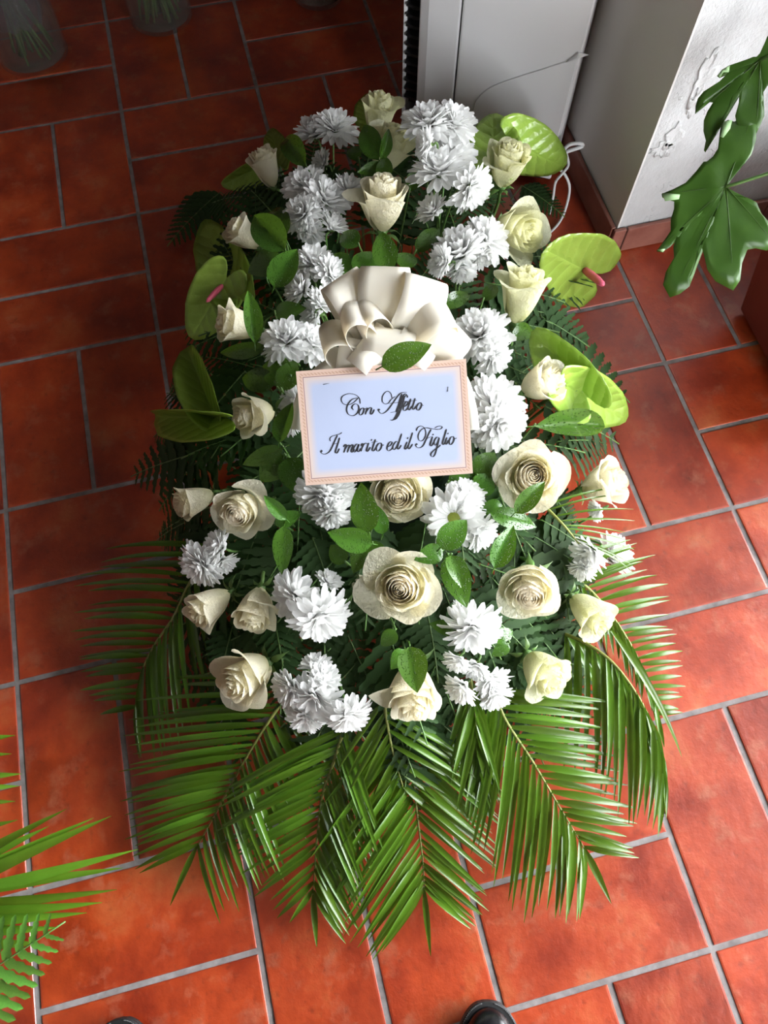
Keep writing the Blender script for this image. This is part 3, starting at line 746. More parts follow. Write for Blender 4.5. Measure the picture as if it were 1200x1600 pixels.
def spathe_proto(seed, fold, cup, tipc):
    rnd = random.Random(seed); m = MB(); n, R = 40, 9; pts = []
    key = [(0, 1.0), (12, .93), (30, .77), (50, .66), (75, .58), (100, .55), (125, .545), (145, .52), (160, .42), (172, .24), (180, .10)]
    def rho(a):
        a = abs(math.degrees(a))
        for (a0, r0), (a1, r1) in zip(key, key[1:]):
            if a <= a1:
                k = (a - a0) / (a1 - a0); return r0 + (r1 - r0) * k
        return .1
    for k in range(1, R + 1):
        t = k / R
        for i in range(n):
            a = -PI + 2 * PI * (i + .5) / n; r = rho(a) * t; x, y = r * math.sin(a), r * math.cos(a)
            z = fold * abs(x) + cup * (x * x + .6 * y * y) - tipc * max(0, y) ** 2.5 + .012 * math.sin(9 * a + seed) * t * t
            pts.append((x, y, z))
    m.grid(pts, n, R, True); b = len(m.v); m.v.append((0, 0, 0))
    for i in range(n): m.f.append((b, (i + 1) % n, i))
    return m.mesh('spathe', M_['anth'])
SPA = [spathe_proto(1, .05, .25, .10), spathe_proto(2, .55, .15, .15), spathe_proto(3, .9, .0, .05), spathe_proto(4, -.25, .1, .25)]
_s = MB(); _s.tube([(0, 0, 0), (0, .05, .12), (0, .13, .28), (0, .20, .40), (0, .23, .45)], [.05, .062, .058, .045, .015], 10); SPADIX = _s.mesh('spadix', M_['spadix'])
def anthurium(b, t, wpx, label, var=0, roll=0, dzb=0., dzt=0., spadix=True):
    dzb += .012; dzt += .018; B = on(*b, dzb); T = on(*t, dzt); y = T - B; L = y.length; y = y / L
    c = (CAM - (B + T) / 2).normalized(); n = (c - y * c.dot(y)).normalized()
    x = y.cross(n); a = math.radians(roll); x, n = x * math.cos(a) + n * math.sin(a), n * math.cos(a) - x * math.sin(a)
    sx = wpx * px(B) / 1.13
    m4 = Matrix((x * sx, y * L, n * (sx + L) * .5)).transposed().to_4x4(); m4.translation = B
    e = foam_point(B, .75); root = thing('anthurium', e, label, 'anthurium', 'green anthuriums around the edge of the arrangement')
    o = link('spathe', SPA[var], root, m4); solid(o, .008)
    if spadix:
        s = link('spadix', SPADIX, root, m4); s['label'] = 'pink spadix'
    m = MB(); m.tube(bez([e, e.lerp(B, .6) - n * .02, B - n * .012, B], 5), .003, 7); link('stem', m.mesh('stem', M_['stem']), root)

# fern: one toothed pinna, shared
def pinna_proto(mat):
    m = MB(); n = 9; pts = []
    for j in range(n):
        t = j / (n - 1); w = .235 * (1 - t) ** .6 * (t + .12) ** .25 * (1.0 if j % 2 else .62) + .004
        for s in (-1, 0, 1): pts.append((s * w, t + (.05 if s and j % 2 else 0), -.10 * t * t + .04 * abs(s) * w * 5))
    m.grid(pts, 3, n); return m.mesh('pinna', mat)
PINNA = pinna_proto(M_['fern']); PINNAB = pinna_proto(M_['fernb'])
def fern_frame(B, T, nrm):
    y = T - B; L = y.length; y /= L; n = (nrm - y * nrm.dot(y)).normalized(); return B, y, y.cross(n), n, L
def fern_frond(B, T, nrm, label, group=None, npair=10, width=.45, mesh=None, parts=True, e=None, droop=.15):
    B, y, x, n, L = fern_frame(B, T, nrm); e = e or foam_point(B, .9)
    root = thing('fern_frond', e, label, 'fern', group)
    def rp(t): return B + y * (L * t) + n * (L * droop * (t - t * t) * 1.2)
    m = MB(); m.tube(bez([e, e.lerp(B, .7), B], 3)[:-1] + [rp(k / 8) for k in range(9)], .0012, 5); link('stem', m.mesh('stem', M_['stem']), root)
    big = MB(); src = (mesh or PINNA)
    for k in range(npair):
        t = .06 + .90 * k / npair; ln = L * width * (1 - t) ** .75 * min(1, .6 + t * 3) + .004
        for s in (-1, 1):
            d = (x * s * .88 + y * (.38 + .45 * t) - n * .10).normalized(); nn = (n - d * n.dot(d)).normalized(); xx = d.cross(nn)
            m4 = Matrix((xx * ln * .95, d * ln, nn * ln)).transposed().to_4x4(); m4.translation = rp(t)
            if parts: link('pinna', src, root, m4)
            else:
                b = len(big.v); big.v += [tuple(m4 @ v.co) for v in src.vertices]; big.f += [tuple(b + i for i in p.vertices) for p in src.polygons]
    if not parts: link('pinnae', big.mesh('pinnae', src.materials[0]), root)
    return root

# palm frond
def palm(rach, left, right, label, n=22, wpx=9.5, tipz=.02, extra=(), term=None, base=None, seed=0, bow=.10, jit=5, roll=20):
    """rach: (x, y, z) along the stalk; left/right: leaflet tip offsets (dx, dy, dz) at start, middle, end"""
    rnd = random.Random(seed * 7 + 3)
    pts = [at(*r) for r in rach]; line = bez(pts, 8); pr = [Vector((r[0], r[1], r[2])) for r in rach]; pl = bez(pr, 8)
    e = base if base is not None else foam_point(pts[0], .8)
    root = thing('palm_frond', e, label, 'palm frond', 'palm fronds')
    m = MB(); st = [e, e.lerp(line[0], .5) + Vector((0, 0, .01))] + line
    m.tube(st, [.0032 - .0022 * i / len(st) for i in range(len(st))], 6); link('rachis', m.mesh('rachis', M_['rachis']), root)
    def blade(S, E, w, bw):
        d = E - S; L = d.length; dn = d / L; up = Vector((0, 0, 1)); x = dn.cross(up); x = x.normalized() if x.length > .05 else Vector((1, 0, 0)); nn = x.cross(dn)
        a = math.radians(rnd.uniform(-roll, roll)); x, nn = x * math.cos(a) + nn * math.sin(a), nn * math.cos(a) - x * math.sin(a)
        q = MB(); g = []; N = 9
        for j in range(N):
            t = j / (N - 1); ww = w * .5 * min(1, .35 + t * 3.2) * (1 - max(0, t - .45) / .55) ** .75 + .0003
            c = S + d * t + up * (bw * L * 4 * t * (1 - t)); c.z = max(c.z, .004)
            for s in (-1, 0, 1): g.append(c + x * (s * ww) + nn * (abs(s) * ww * .45))
        q.grid(g, 3, N); link('leaflet', q.mesh('leaflet', M_['palm']), root)
    def lerp3(o, t):
        a, b, c = o; k = t * 2
        p, q = (a, b) if k < 1 else (b, c); k = k if k < 1 else k - 1
        return tuple(p[i] + (q[i] - p[i]) * k for i in range(3))
    for side in (left, right):
        if not side: continue
        for k in range(n):
            t = .02 + .96 * (k + rnd.uniform(-.25, .25)) / (n - 1); t = min(max(t, 0), .99); f = t * (len(line) - 1); i = int(f)
            S = line[i].lerp(line[i + 1], f - i); P = pl[i].lerp(pl[i + 1], f - i); dx, dy, dz = lerp3(side, t)
            g = rnd.uniform(.86, 1.08)
            E = at(P.x + dx * g + rnd.uniform(-jit, jit), P.y + dy * g + rnd.uniform(-jit, jit), max(.006, P.z + dz + rnd.uniform(-.008, .008)))
            blade(S, E, wpx * rnd.uniform(.8, 1.15) * px(S), bow * rnd.uniform(.4, 1.3))
    for (a, b) in extra: blade(at(*a), at(*b), wpx * px(at(*a)), bow)
    if term: blade(line[-1], at(*term), wpx * px(line[-1]), bow * .3)

# ================================================================== THE FUNERAL SPRAY
def foam():
    root = thing('floral_foam_base', (DC.x, DC.y, 0), 'dark green floral foam base hidden under the flowers', 'floral foam')
    def ring(a, b, n=28):
        return [tuple(DC + DA * (a * math.cos(2 * PI * k / n)) + DB * (b * math.sin(2 * PI * k / n))) for k in range(n)]
    m = MB(); m.prism(ring(.36, .16), 0, .022); link('tray', m.mesh('tray', M_['black'], False), root)
    m = MB(); m.prism(ring(.34, .145), .022, .085); o = link('foam', m.mesh('foam', M_['foam'], False), root); bevel(o, .02, 3)
foam()

# ---- palm fronds spread under the front of the spray
palm([(345, 850, .16), (300, 905, .14), (272, 962, .12), (240, 1010, .09), (220, 1055, .06), (214, 1110, .03)],
     ((-185, 5, -.06), (-150, 5, -.05), (-55, 12, -.01)), ((40, 150, -.06), (10, 190, -.06), (3, 70, -.01)), 'palm frond curving down at the far left, its leaflets pointing left over dark tiles', 20, seed=1)
palm([(470, 1060, .15), (428, 1115, .13), (395, 1167, .11), (366, 1217, .085), (341, 1263, .06), (308, 1323, .035)],
     ((-215, -5, -.07), (-205, 40, -.05), (-95, 52, -.01)), ((80, 120, -.07), (62, 175, -.05), (32, 118, -.01)), 'palm frond fanning to the lower left, olive green leaflets', 25, term=(266, 1415, .015), seed=2)
palm([(540, 1130, .15), (522, 1188, .12), (503, 1247, .095), (495, 1313, .07), (489, 1398, .045)],
     ((-185, 95, -.06), (-160, 80, -.04), (-40, 55, -.01)), ((65, 185, -.06), (60, 165, -.04), (55, 82, -.01)), 'palm frond hanging left of centre below the chrysanthemums, one long tip leaflet', 23, term=(495, 1480, .02), seed=3)
palm([(628, 1090, .15), (637, 1150, .13), (645, 1210, .11), (651, 1266, .09), (660, 1340, .06), (663, 1390, .045)],
     ((-140, 170, -.06), (-125, 195, -.05), (-70, 105, -.01)), ((165, 150, -.06), (125, 110, -.05), (70, 60, -.01)), 'bright palm frond hanging straight down at the centre, reaching lowest', 26, term=(673, 1494, .015), seed=4)
palm([(770, 1075, .16), (790, 1125, .14), (831, 1188, .11), (875, 1262, .08), (914, 1327, .05)],
     ((-50, 220, -.08), (-25, 245, -.06), (-2, 120, -.01)), ((180, 15, -.04), (150, 22, -.04), (75, 20, -.01)), 'glossy palm frond reaching to the lower right with comb-like leaflets', 22, wpx=11, term=(955, 1412, .015), seed=5)
palm([(868, 985, .09), (915, 1005, .13), (957, 1035, .14), (995, 1085, .13), (1022, 1140, .11), (1035, 1195, .09)],
     ((0, 205, -.06), (0, 215, -.08), (-8, 110, -.05)), ((60, 90, -.05), (30, 150, -.08), (5, 90, -.04)), 'arching palm frond at the right, long leaflets drooping straight down', 18, wpx=11, seed=6, extra=[((955, 985, .16), (1065, 1182, .03))])
palm([(865, 880, .14), (925, 925, .12), (975, 990, .09), (1008, 1055, .06), (1025, 1120, .03)],
     ((130, -50, -.03), (75, -12, -.03), (42, 0, -.01)), ((20, 80, -.04), (10, 80, -.03), (15, 50, -.01)), 'pale palm frond at the far right lying over the bright tiles', 24, wpx=8, seed=7)
palm([(600, 1095, .18), (605, 1130, .17), (615, 1180, .14), (630, 1230, .11)],
     ((-75, 110, -.05), (-55, 110, -.05), (-25, 70, -.03)), ((150, 95, -.05), (120, 75, -.05), (60, 50, -.03)), 'short palm tip on top of the central fronds', 8, wpx=9, seed=8)
palm([(735, 1060, .19), (740, 1100, .18), (745, 1150, .15), (748, 1200, .12)],
     ((-40, 140, -.07), (-35, 130, -.06), (-12, 80, -.03)), ((40, 150, -.07), (40, 150, -.06), (20, 90, -.03)), 'short palm tip with leaflets hanging between two lower roses', 8, wpx=11, seed=9)
palm([(850, 790, .22), (880, 820, .22), (905, 850, .20)], ((120, -30, -.03), (110, 10, -.04), (90, 50, -.05)), None, 'wispy thin palm tip beside the right-hand rose', 9, wpx=3.2, seed=10)

# ---- ferns: the labelled edge fronds with each pinna, then the filler inside
FG = 'fern fronds at the edge of the arrangement'
for b, t, lab in (((330, 640), (245, 690), 'dark fern frond under the pale anthurium at the left edge'),
                  ((330, 700), (250, 800), 'dark fern frond hanging left of the middle-left roses'),
                  ((345, 300), (265, 395), 'dark fern frond behind the upper-left anthurium'),
                  ((420, 310), (330, 330), 'dark fern frond left of the rose at upper left'),
                  ((815, 290), (880, 350), 'fern frond between the two upper-right anthuriums'),
                  ((850, 500), (915, 545), 'fresh green fern frond at the right beside the dewy anthurium'),
                  ((870, 690), (945, 700), 'fern frond above the right-hand rose'),
                  ((330, 800), (250, 850), 'fern frond at left above the small chrysanthemums'),
                  ((310, 560), (265, 615), 'fern frond behind the folded anthurium on the left'),
                  ((860, 770), (900, 825), 'fern frond below the right-hand rose')):
    B, T = on(*b, -.06), on(*t, -.09); T.z = max(T.z, .02)
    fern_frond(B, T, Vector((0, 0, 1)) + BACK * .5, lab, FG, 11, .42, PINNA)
rf = random.Random(21); FF = 'dark fern fronds filling the gaps between the flowers'
cnt = 0
while cnt < 170:
    a, r = rf.uniform(0, 2 * PI), math.sqrt(rf.random()) * .97
    q = DC + DA * (.60 * r * math.cos(a)) + DB * (.345 * r * math.sin(a))
    p = Vector((q.x, q.y, 0)); p.z = dome_z(p) - rf.uniform(.045, .085)
    out = Vector((q.x - DC.x, q.y - DC.y, 0)); out = out.normalized() if out.length > .02 else Vector((1, 0, 0))
    out = Matrix.Rotation(rf.uniform(-.9, .9), 3, 'Z') @ out
    L = rf.uniform(.10, .17); t = p + out * L; t.z = max(.03, dome_z(t) - rf.uniform(.02, .07))
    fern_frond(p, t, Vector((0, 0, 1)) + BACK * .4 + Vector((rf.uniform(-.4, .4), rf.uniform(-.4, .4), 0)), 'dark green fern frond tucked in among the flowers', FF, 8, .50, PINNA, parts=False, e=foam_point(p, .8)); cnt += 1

for _ in range(46):                                    # denser towards the front, above the palms
    x, y = rf.uniform(320, 900), rf.uniform(840, 1085)
    p = on(x, y, -.075); out = Vector((p.x - DC.x, p.y - DC.y, 0)).normalized(); out = Matrix.Rotation(rf.uniform(-1.1, 1.1), 3, 'Z') @ out
    t = p + out * rf.uniform(.08, .13); t.z = max(.03, dome_z(t) - rf.uniform(.04, .08))
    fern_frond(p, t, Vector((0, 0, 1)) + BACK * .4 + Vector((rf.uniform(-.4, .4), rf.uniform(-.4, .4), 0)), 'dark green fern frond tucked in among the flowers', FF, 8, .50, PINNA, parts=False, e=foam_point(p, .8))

# ---- roses: x, y, diameter, direction, tilt, kind, variant, label
for r in (
    (592, 182, 72, 85, 72, 'bud', 1, 'small cream rose at the very top of the spray', .02, 'rose_green'),
    (606, 232, 84, 65, 66, 'half', 1, 'cream rose just below the topmost one, leaves in front of it', .02, 'rose_green'),
    (417, 263, 62, 108, 72, 'bud', 2, 'cream rose at upper left beside an upright leaf'),
    (598, 318, 98, 88, 70, 'half', 2, 'wide dewy cream rose above the bow, petals flaring sideways', .02),
    (792, 258, 82, 78, 60, 'half', 3, 'greenish cream rose in front of the two upper-right anthuriums', .05, 'rose_green'),
    (806, 360, 94, 350, 42, 'half', 1, 'dewy cream rose left of the large pink-centred anthurium', .02, 'rose_green'),
    (815, 463, 94, 78, 72, 'bud', 3, 'plump dewy cream rose below the large pink-centred anthurium', .02, 'rose_green'),
    (382, 368, 60, 140, 70, 'bud', 1, 'cream rose behind a big glossy leaf, above the left anthuriums'),
    (375, 510, 74, 168, 70, 'bud', 3, 'cream rose half covered by an upright leaf at the left', .03),
    (398, 648, 78, 190, 58, 'half', 2, 'cream rose left of the card, ruffled petals turned left', .01),
    (846, 598, 82, 25, 62, 'half', 3, 'cream rose right of the card, facing right', .02),
    (305, 782, 68, 200, 72, 'bud', 2, 'cream rose at the left edge with curled sepals on top'),
    (378, 796, 86, 225, 34, 'open', 1, 'open cream rose next to the left-edge rose, spiral centre showing', .02),
    (622, 768, 104, 270, 18, 'open', 2, 'open peach-centred rose tucked under the lower edge of the card', .0),
    (830, 745, 104, 20, 10, 'open', 3, 'large open peach-centred rose right of the card corner', .03),
    (942, 756, 82, 15, 66, 'half', 1, 'cream rose at the far right edge over the tiles', .0, 'rose'),
    (628, 916, 112, 235, 12, 'open', 1, 'largest open rose, facing up in the lower centre', .03),
    (580, 916, 52, 185, 60, 'bud', 2, 'small cream rose peeking out left of the largest open rose', -.03),
    (828, 918, 104, 268, 34, 'open', 2, 'open dewy rose at lower right between leaves and chrysanthemums', .02),
    (920, 956, 80, 318, 66, 'bud', 1, 'greenish cream rose at lower right above the arching palm', .0, 'rose_green'),
    (330, 945, 76, 215, 68, 'bud', 3, 'cream rose at lower left beneath the small chrysanthemums'),
    (400, 950, 82, 258, 60, 'half', 3, 'cream rose at lower left touching the large chrysanthemum cluster'),
    (388, 1056, 102, 215, 50, 'half', 1, 'big cream rose at the lower left corner above the palm', .0),
    (645, 1078, 106, 272, 58, 'half', 2, 'big cream rose at the bottom centre with a leaf on it', .0),
    (848, 1048, 88, 312, 60, 'half', 3, 'greenish cream rose at the bottom right above the glossy palm', .0, 'rose_green')):
    rose(*r)

# ---- chrysanthemum sprays
spray([(488, 200, 62, 115, 62, 'cup'), (524, 196, 72, 80, 58, 'full'), (500, 252, 40, 150, 60, 'cup', -.04)], 'white chrysanthemum spray at the top left of the arrangement', .03)
spray([(478, 288, 72, 110, 50, 'full'), (515, 305, 76, 60, 55, 'cup'), (548, 290, 50, 60, 60, 'cup'), (472, 332, 66, 140, 45, 'full'), (522, 347, 52, 60, 70, 'cup', -.02), (484, 364, 50, 250, 60, 'full', -.03)], 'white chrysanthemum spray of six blooms at upper left, above the bow')
spray([(490, 408, 74, 90, 58, 'full'), (520, 428, 62, 30, 50, 'full'), (464, 450, 58, 150, 60, 'cup'), (505, 468, 54, 60, 60, 'cup'), (486, 490, 50, 170, 55, 'cup', -.03)], 'white chrysanthemum spray directly left of the bow')
spray([(446, 530, 82, 110, 42, 'full'), (490, 535, 72, 60, 45, 'full', -.02)], 'pair of white chrysanthemums above the upper left corner of the card')
spray([(668, 188, 82, 95, 60, 'full'), (712, 190, 76, 60, 55, 'full'), (662, 224, 46, 170, 60, 'cup')], 'white chrysanthemum spray at the top beside the white appliance', .10)
spray([(702, 238, 84, 80, 50, 'full'), (686, 262, 88, 95, 62, 'full', .01), (738, 298, 72, 320, 55, 'full'), (672, 325, 52, 130, 55, 'cup', -.04)], 'large white chrysanthemum spray on visible stems between the upper roses', .06)
spray([(716, 385, 86, 110, 52, 'cup'), (764, 372, 76, 40, 52, 'full'), (688, 408, 54, 170, 55, 'cup'), (722, 425, 50, 280, 55, 'cup', -.03), (752, 405, 46, 300, 60, 'cup', -.02)], 'white chrysanthemum spray right of the bow, tall green stems', .03)
spray([(748, 520, 92, 110, 38, 'full'), (775, 560, 62, 320, 60, 'full', -.01)], 'white chrysanthemums at the upper right corner of the card')
spray([(772, 628, 96, 60, 32, 'full'), (782, 664, 88, 320, 36, 'full'), (748, 668, 66, 220, 45, 'full', -.02)], 'dense white chrysanthemum cluster touching the right side of the card')
spray([(456, 628, 56, 150, 50, 'cup'), (448, 662, 46, 220, 55, 'cup', -.02)], 'white chrysanthemum half hidden behind the left edge of the card', -.01)
spray([(498, 780, 82, 240, 50, 'full'), (530, 772, 60, 300, 45, 'full'), (520, 805, 62, 280, 55, 'full', -.01)], 'white chrysanthemum cluster below the lower left corner of the card')
spray([(708, 812, 92, 255, 20, 'flat'), (728, 772, 62, 70, 45, 'full'), (755, 835, 60, 320, 55, 'cup', -.01)], 'white chrysanthemum with a green centre, below the lower right corner of the card')
spray([(336, 852, 58, 160, 60, 'cup'), (310, 884, 72, 215, 55, 'full'), (352, 882, 44, 300, 60, 'cup', -.02)], 'small white chrysanthemums at the left edge among dark fern')
spray([(458, 935, 82, 210, 50, 'droop'), (500, 966, 92, 285, 50, 'droop'), (462, 903, 32, 100, 50, 'bud'), (515, 905, 44, 60, 55, 'cup', -.02)], 'large drooping white chrysanthemum cluster at lower left of centre')
spray([(446, 1078, 64, 200, 60, 'cup'), (508, 1056, 58, 60, 45, 'cup'), (490, 1090, 78, 250, 50, 'droop'), (545, 1120, 70, 285, 60, 'droop'), (478, 1122, 64, 255, 62, 'droop', -.02), (492, 1035, 50, 100, 60, 'cup', -.02)], 'white chrysanthemum cluster of six blooms at the bottom left, over the palms', .01)
spray([(738, 985, 92, 270, 50, 'droop'), (716, 946, 40, 100, 50, 'bud'), (713, 1036, 48, 240, 62, 'cup', -.01)], 'domed white chrysanthemum right of the bottom centre rose')
spray([(742, 1048, 52, 250, 62, 'cup'), (772, 1068, 60, 300, 55, 'cup'), (718, 1080, 56, 230, 60, 'cup'), (776, 1092, 56, 290, 62, 'cup', -.01)], 'loose spray of four small white chrysanthemums at the bottom, right of centre', .0)
spray([(918, 868, 66, 220, 55, 'cup'), (966, 866, 72, 30, 62, 'cup'), (908, 893, 46, 250, 60, 'cup', -.02), (930, 798, 36, 200, 60, 'cup')], 'white chrysanthemum spray at the right edge over the palm', .0)

# ---- anthuriums
anthurium((362, 442), (322, 352), 84, 'green anthurium spathe at the left, the upper of two touching ones', 0, 12, -.06, -.07, False)
anthurium((346, 448), (300, 530), 82, 'shiny pale green anthurium with a pink spadix at the left', 0, -12, -.018, -.06)
anthurium((328, 632), (292, 540), 60, 'folded green anthurium at the left, standing upright', 1, 20, -.03, -.05, False)
anthurium((335, 652), (240, 650), 52, 'pale green anthurium jutting out at the left edge', 1, 15, -.02, -.05, False)
anthurium((772, 255), (770, 180), 88, 'rounded green anthurium behind the greenish rose at upper right', 0, 0, .02, .06, False)
anthurium((812, 228), (894, 270), 84, 'yellow green anthurium pointing right in front of the appliance', 3, -10, .05, .06, False)
anthurium((914, 422), (843, 384), 116, 'large green anthurium with a pink spadix at the right edge', 0, 6, .0, .03)
anthurium((905, 605), (832, 512), 84, 'dewy green anthurium behind the rose right of the card', 1, 10, -.01, -.0, False)
anthurium((900, 612), (975, 652), 86, 'bright yellow green anthurium at the right edge over the tiles', 0, 0, -.01, -.04, False)
anthurium((402, 262), (345, 290), 44, 'small dark green spathe left of the upper-left rose', 1, 25, -.04, -.06, False)
anthurium((435, 250), (425, 205), 40, 'small dark green spathe behind the upper-left rose', 0, 0, -.04, -.03, False)
anthurium((585, 190), (575, 150), 60, 'green spathe behind the topmost rose', 0, 0, -.03, .0, False)

# ---- glossy leaves: base, tip, width, variant, roll
for lab, ls in (
    ('glossy leaves standing in front of the second rose from the top', [((592, 250), (565, 190), 36, 0, 15, .05, .07), ((594, 250), (609, 200), 20, 1, -30, .05, .07), ((600, 262), (560, 268), 22, 0, 10, .04, .05), ((598, 285), (604, 240), 26, 2, 0, .04, .06)]),
    ('single glossy leaf standing beside the upper-left rose', [((478, 260), (440, 205), 36, 0, 10, .04, .05)]),
    ('large shiny leaves around the rose above the left anthuriums', [((446, 392), (391, 330), 52, 0, 5, .05, .06), ((442, 402), (384, 424), 42, 2, 0, .03, .03), ((428, 450), (464, 388), 46, 1, 10, .03, .05), ((446, 372), (420, 312), 40, 2, 0, .02, .02)]),
    ('bright upright leaf over the left rose with a second leaf beneath', [((398, 537), (388, 452), 30, 1, -20, .08, .10), ((415, 540), (338, 556), 26, 2, 25, .03, .03), ((430, 490), (475, 480), 28, 2, 0, .01, .02)]),
    ('dark round leaves above the card, far left side', [((455, 590), (405, 568), 48, 2, 0, .01, .01), ((430, 600), (372, 588), 40, 2, 0, .0, .0), ((440, 610), (462, 560), 36, 2, 0, .01, .02)]),
    ('dark green leaves behind the top of the bow', [((606, 425), (596, 358), 40, 0, 0, .03, .05), ((560, 430), (580, 388), 38, 2, 0, .02, .03), ((630, 420), (642, 390), 34, 2, 0, .02, .02), ((548, 425), (510, 395), 36, 2, 0, .02, .02)]),
    ('dark leaves left of the card, pointing down and left', [((436, 692), (456, 628), 32, 1, 20, .05, .06), ((442, 700), (376, 728), 28, 2, 10, .03, .03), ((445, 712), (405, 752), 44, 2, 0, .01, .01), ((450, 715), (470, 772), 46, 2, 0, .01, .01)]),
    ('long dewy leaf under the bright anthurium at the right edge', [((835, 666), (952, 664), 46, 1, 0, .01, -.02)]),
    ('bright green leaves just below the card, centre left', [((576, 832), (562, 754), 44, 2, 8, .04, .06), ((582, 850), (512, 832), 40, 1, 15, .04, .06), ((575, 840), (552, 895), 34, 2, 0, .03, .03), ((598, 835), (590, 790), 26, 2, 0, .02, .03)]),
    ('bright green leaves above the largest open rose', [((688, 856), (730, 812), 42, 0, 0, .06, .07), ((700, 868), (730, 948), 44, 2, 0, .05, .06), ((705, 868), (722, 918), 34, 1, 20, .06, .08), ((692, 860), (650, 874), 32, 2, 0, .05, .06), ((690, 858), (700, 830), 26, 0, 0, .04, .05)]),
    ('slim dewy leaves around the large open rose at the right', [((772, 888), (803, 820), 36, 1, 0, .05, .06), ((804, 802), (852, 752), 30, 1, 0, .06, .08), ((765, 800), (842, 824), 32, 0, 0, .04, .04), ((785, 790), (748, 798), 26, 2, 0, .02, .02)]),
    ('leaves at the lower right corner of the card', [((745, 745), (775, 705), 40, 2, 0, .01, .02), ((745, 770), (770, 740), 38, 2, 0, .01, .02), ((700, 755), (750, 735), 30, 2, 0, .0, .01)]),
    ('dark hanging leaf right of the open rose at left', [((444, 822), (440, 898), 32, 2, 0, .03, .03), ((448, 812), (412, 774), 22, 1, 0, .04, .06), ((430, 820), (470, 800), 26, 2, 0, .02, .02)]),
    ('leaf lying on the bottom centre rose', [((640, 1010), (652, 1082), 46, 1, 0, .06, .08), ((632, 1015), (612, 1045), 26, 2, 0, .04, .05)]),
    ('small leaves left of the largest open rose', [((618, 985), (596, 1010), 26, 2, 0, .0, .0), ((600, 870), (572, 845), 26, 2, 0, .01, .01), ((540, 880), (515, 850), 30, 2, 0, .01, .01)]),
    ('leaves between the two lower right roses', [((720, 985), (672, 975), 26, 2, 0, .01, .01), ((770, 1000), (805, 985), 26, 2, 0, .01, .01), ((795, 1005), (770, 1025), 22, 2, 0, .01, .01)]),
    ('dark leaves among stems at the upper centre', [((560, 385), (530, 360), 34, 2, 0, .0, .0), ((650, 395), (690, 350), 28, 2, 0, .0, .01), ((640, 300), (655, 260), 24, 2, 0, .0, .01), ((560, 250), (545, 225), 24, 2, 0, .0, .01)]),
    ('dark leaves right of the tall chrysanthemum stems', [((690, 480), (740, 455), 26, 2, 0, .0, .0), ((800, 530), (840, 505), 28, 2, 0, .0, -.01), ((755, 470), (780, 440), 22, 2, 0, .0, .0)])):
    sprig(lab, ls)

# ================================================================== RIBBON BOW
BOWC = on(606, 575, .05)
def bow():
    root = thing('ribbon_bow', BOWC, 'cream satin ribbon bow with many loops above the card', 'bow')
    def loop(dr, tl, Lp, fat, wid, tw, off=(0, 0)):
        c = BOWC + RIGHT * (off[0] * px(BOWC)) + UP * (off[1] * px(BOWC)); ax = axis(c, dr, tl); L = Lp * px(c)
        n = axis(c, dr, tl - 90); b = ax.cross(n); a = math.radians(tw); n, b = n * math.cos(a) + b * math.sin(a), b * math.cos(a) - n * math.sin(a)
        m = MB(); N = 30; g = []
        for j in range(N + 1):
            t = j / N; k = (1 - math.cos(2 * PI * t)) / 2
            rho = L * k ** .8; h = fat * L * math.sin(2 * PI * t) * k ** .55
            w = wid * px(c) * .5 * (.16 + .84 * min(1, k * 1.9) ** .8)
            for s in (-1, -.5, 0, .5, 1): g.append(c + ax * rho + n * (h + .012 * L * s * s) + b * (w * s))
        m.grid(g, 5, N + 1); o = link('loop', m.mesh('loop', M_['satin']), root); solid(o, .0005)
    for a in ((156, 58, 122, .25, 60, 60), (127, 44, 134, .22, 50, 75), (110, 42, 128, .22, 48, 100), (119, 66, 160, .22, 62, 10), (92, 62, 160, .24, 70, -10),
              (66, 58, 160, .24, 66, 18), (46, 52, 148, .25, 66, -30), (28, 56, 140, .24, 62, 35), (8, 62, 126, .20, 46, -12),
              (168, 46, 100, .26, 60, 5), (132, 28, 96, .30, 70, 10), (86, 26, 104, .28, 74, -5), (36, 32, 100, .28, 62, 15)):
        loop(*a)
    # knot
    m = MB(); m.lathe([(.001, -.012), (.012, -.01), (.016, 0), (.012, .01), (.001, .012)], 14, BOWC); link('knot', m.mesh('knot', M_['satin']), root)
    # tails, behind the card
    for pts, w in (([(600, 575, .05), (545, 560, .05), (498, 584, .05), (472, 625, .045), (466, 672, .04)], 22), ([(610, 575, .05), (680, 566, .05), (718, 590, .05), (733, 635, .045), (738, 672, .04)], 22)):
        P = bez([on(*p) for p in pts], 7); m = MB(); g = []
        for i, p in enumerate(P):
            t = (P[min(i + 1, len(P) - 1)] - P[max(i - 1, 0)]).normalized(); c = (CAM - p).normalized(); x = t.cross(c).normalized(); W = w * px(p) * .5 * min(1, .4 + i * .08)
            for s in (-1, 0, 1): g.append(p + x * (W * s) + c * (.002 * (1 - s * s)))
        m.grid(g, 3, len(P)); o = link('tail', m.mesh('tail', M_['satin']), root); solid(o, .0005)
bow()
rt = thing('loose_leaf', on(595, 574, .16), 'single dark glossy leaf lying on the bow at the card edge', 'leaf')
leaf_at(rt, (596, 573), (674, 537), 42, 0, 0, .17, .19)

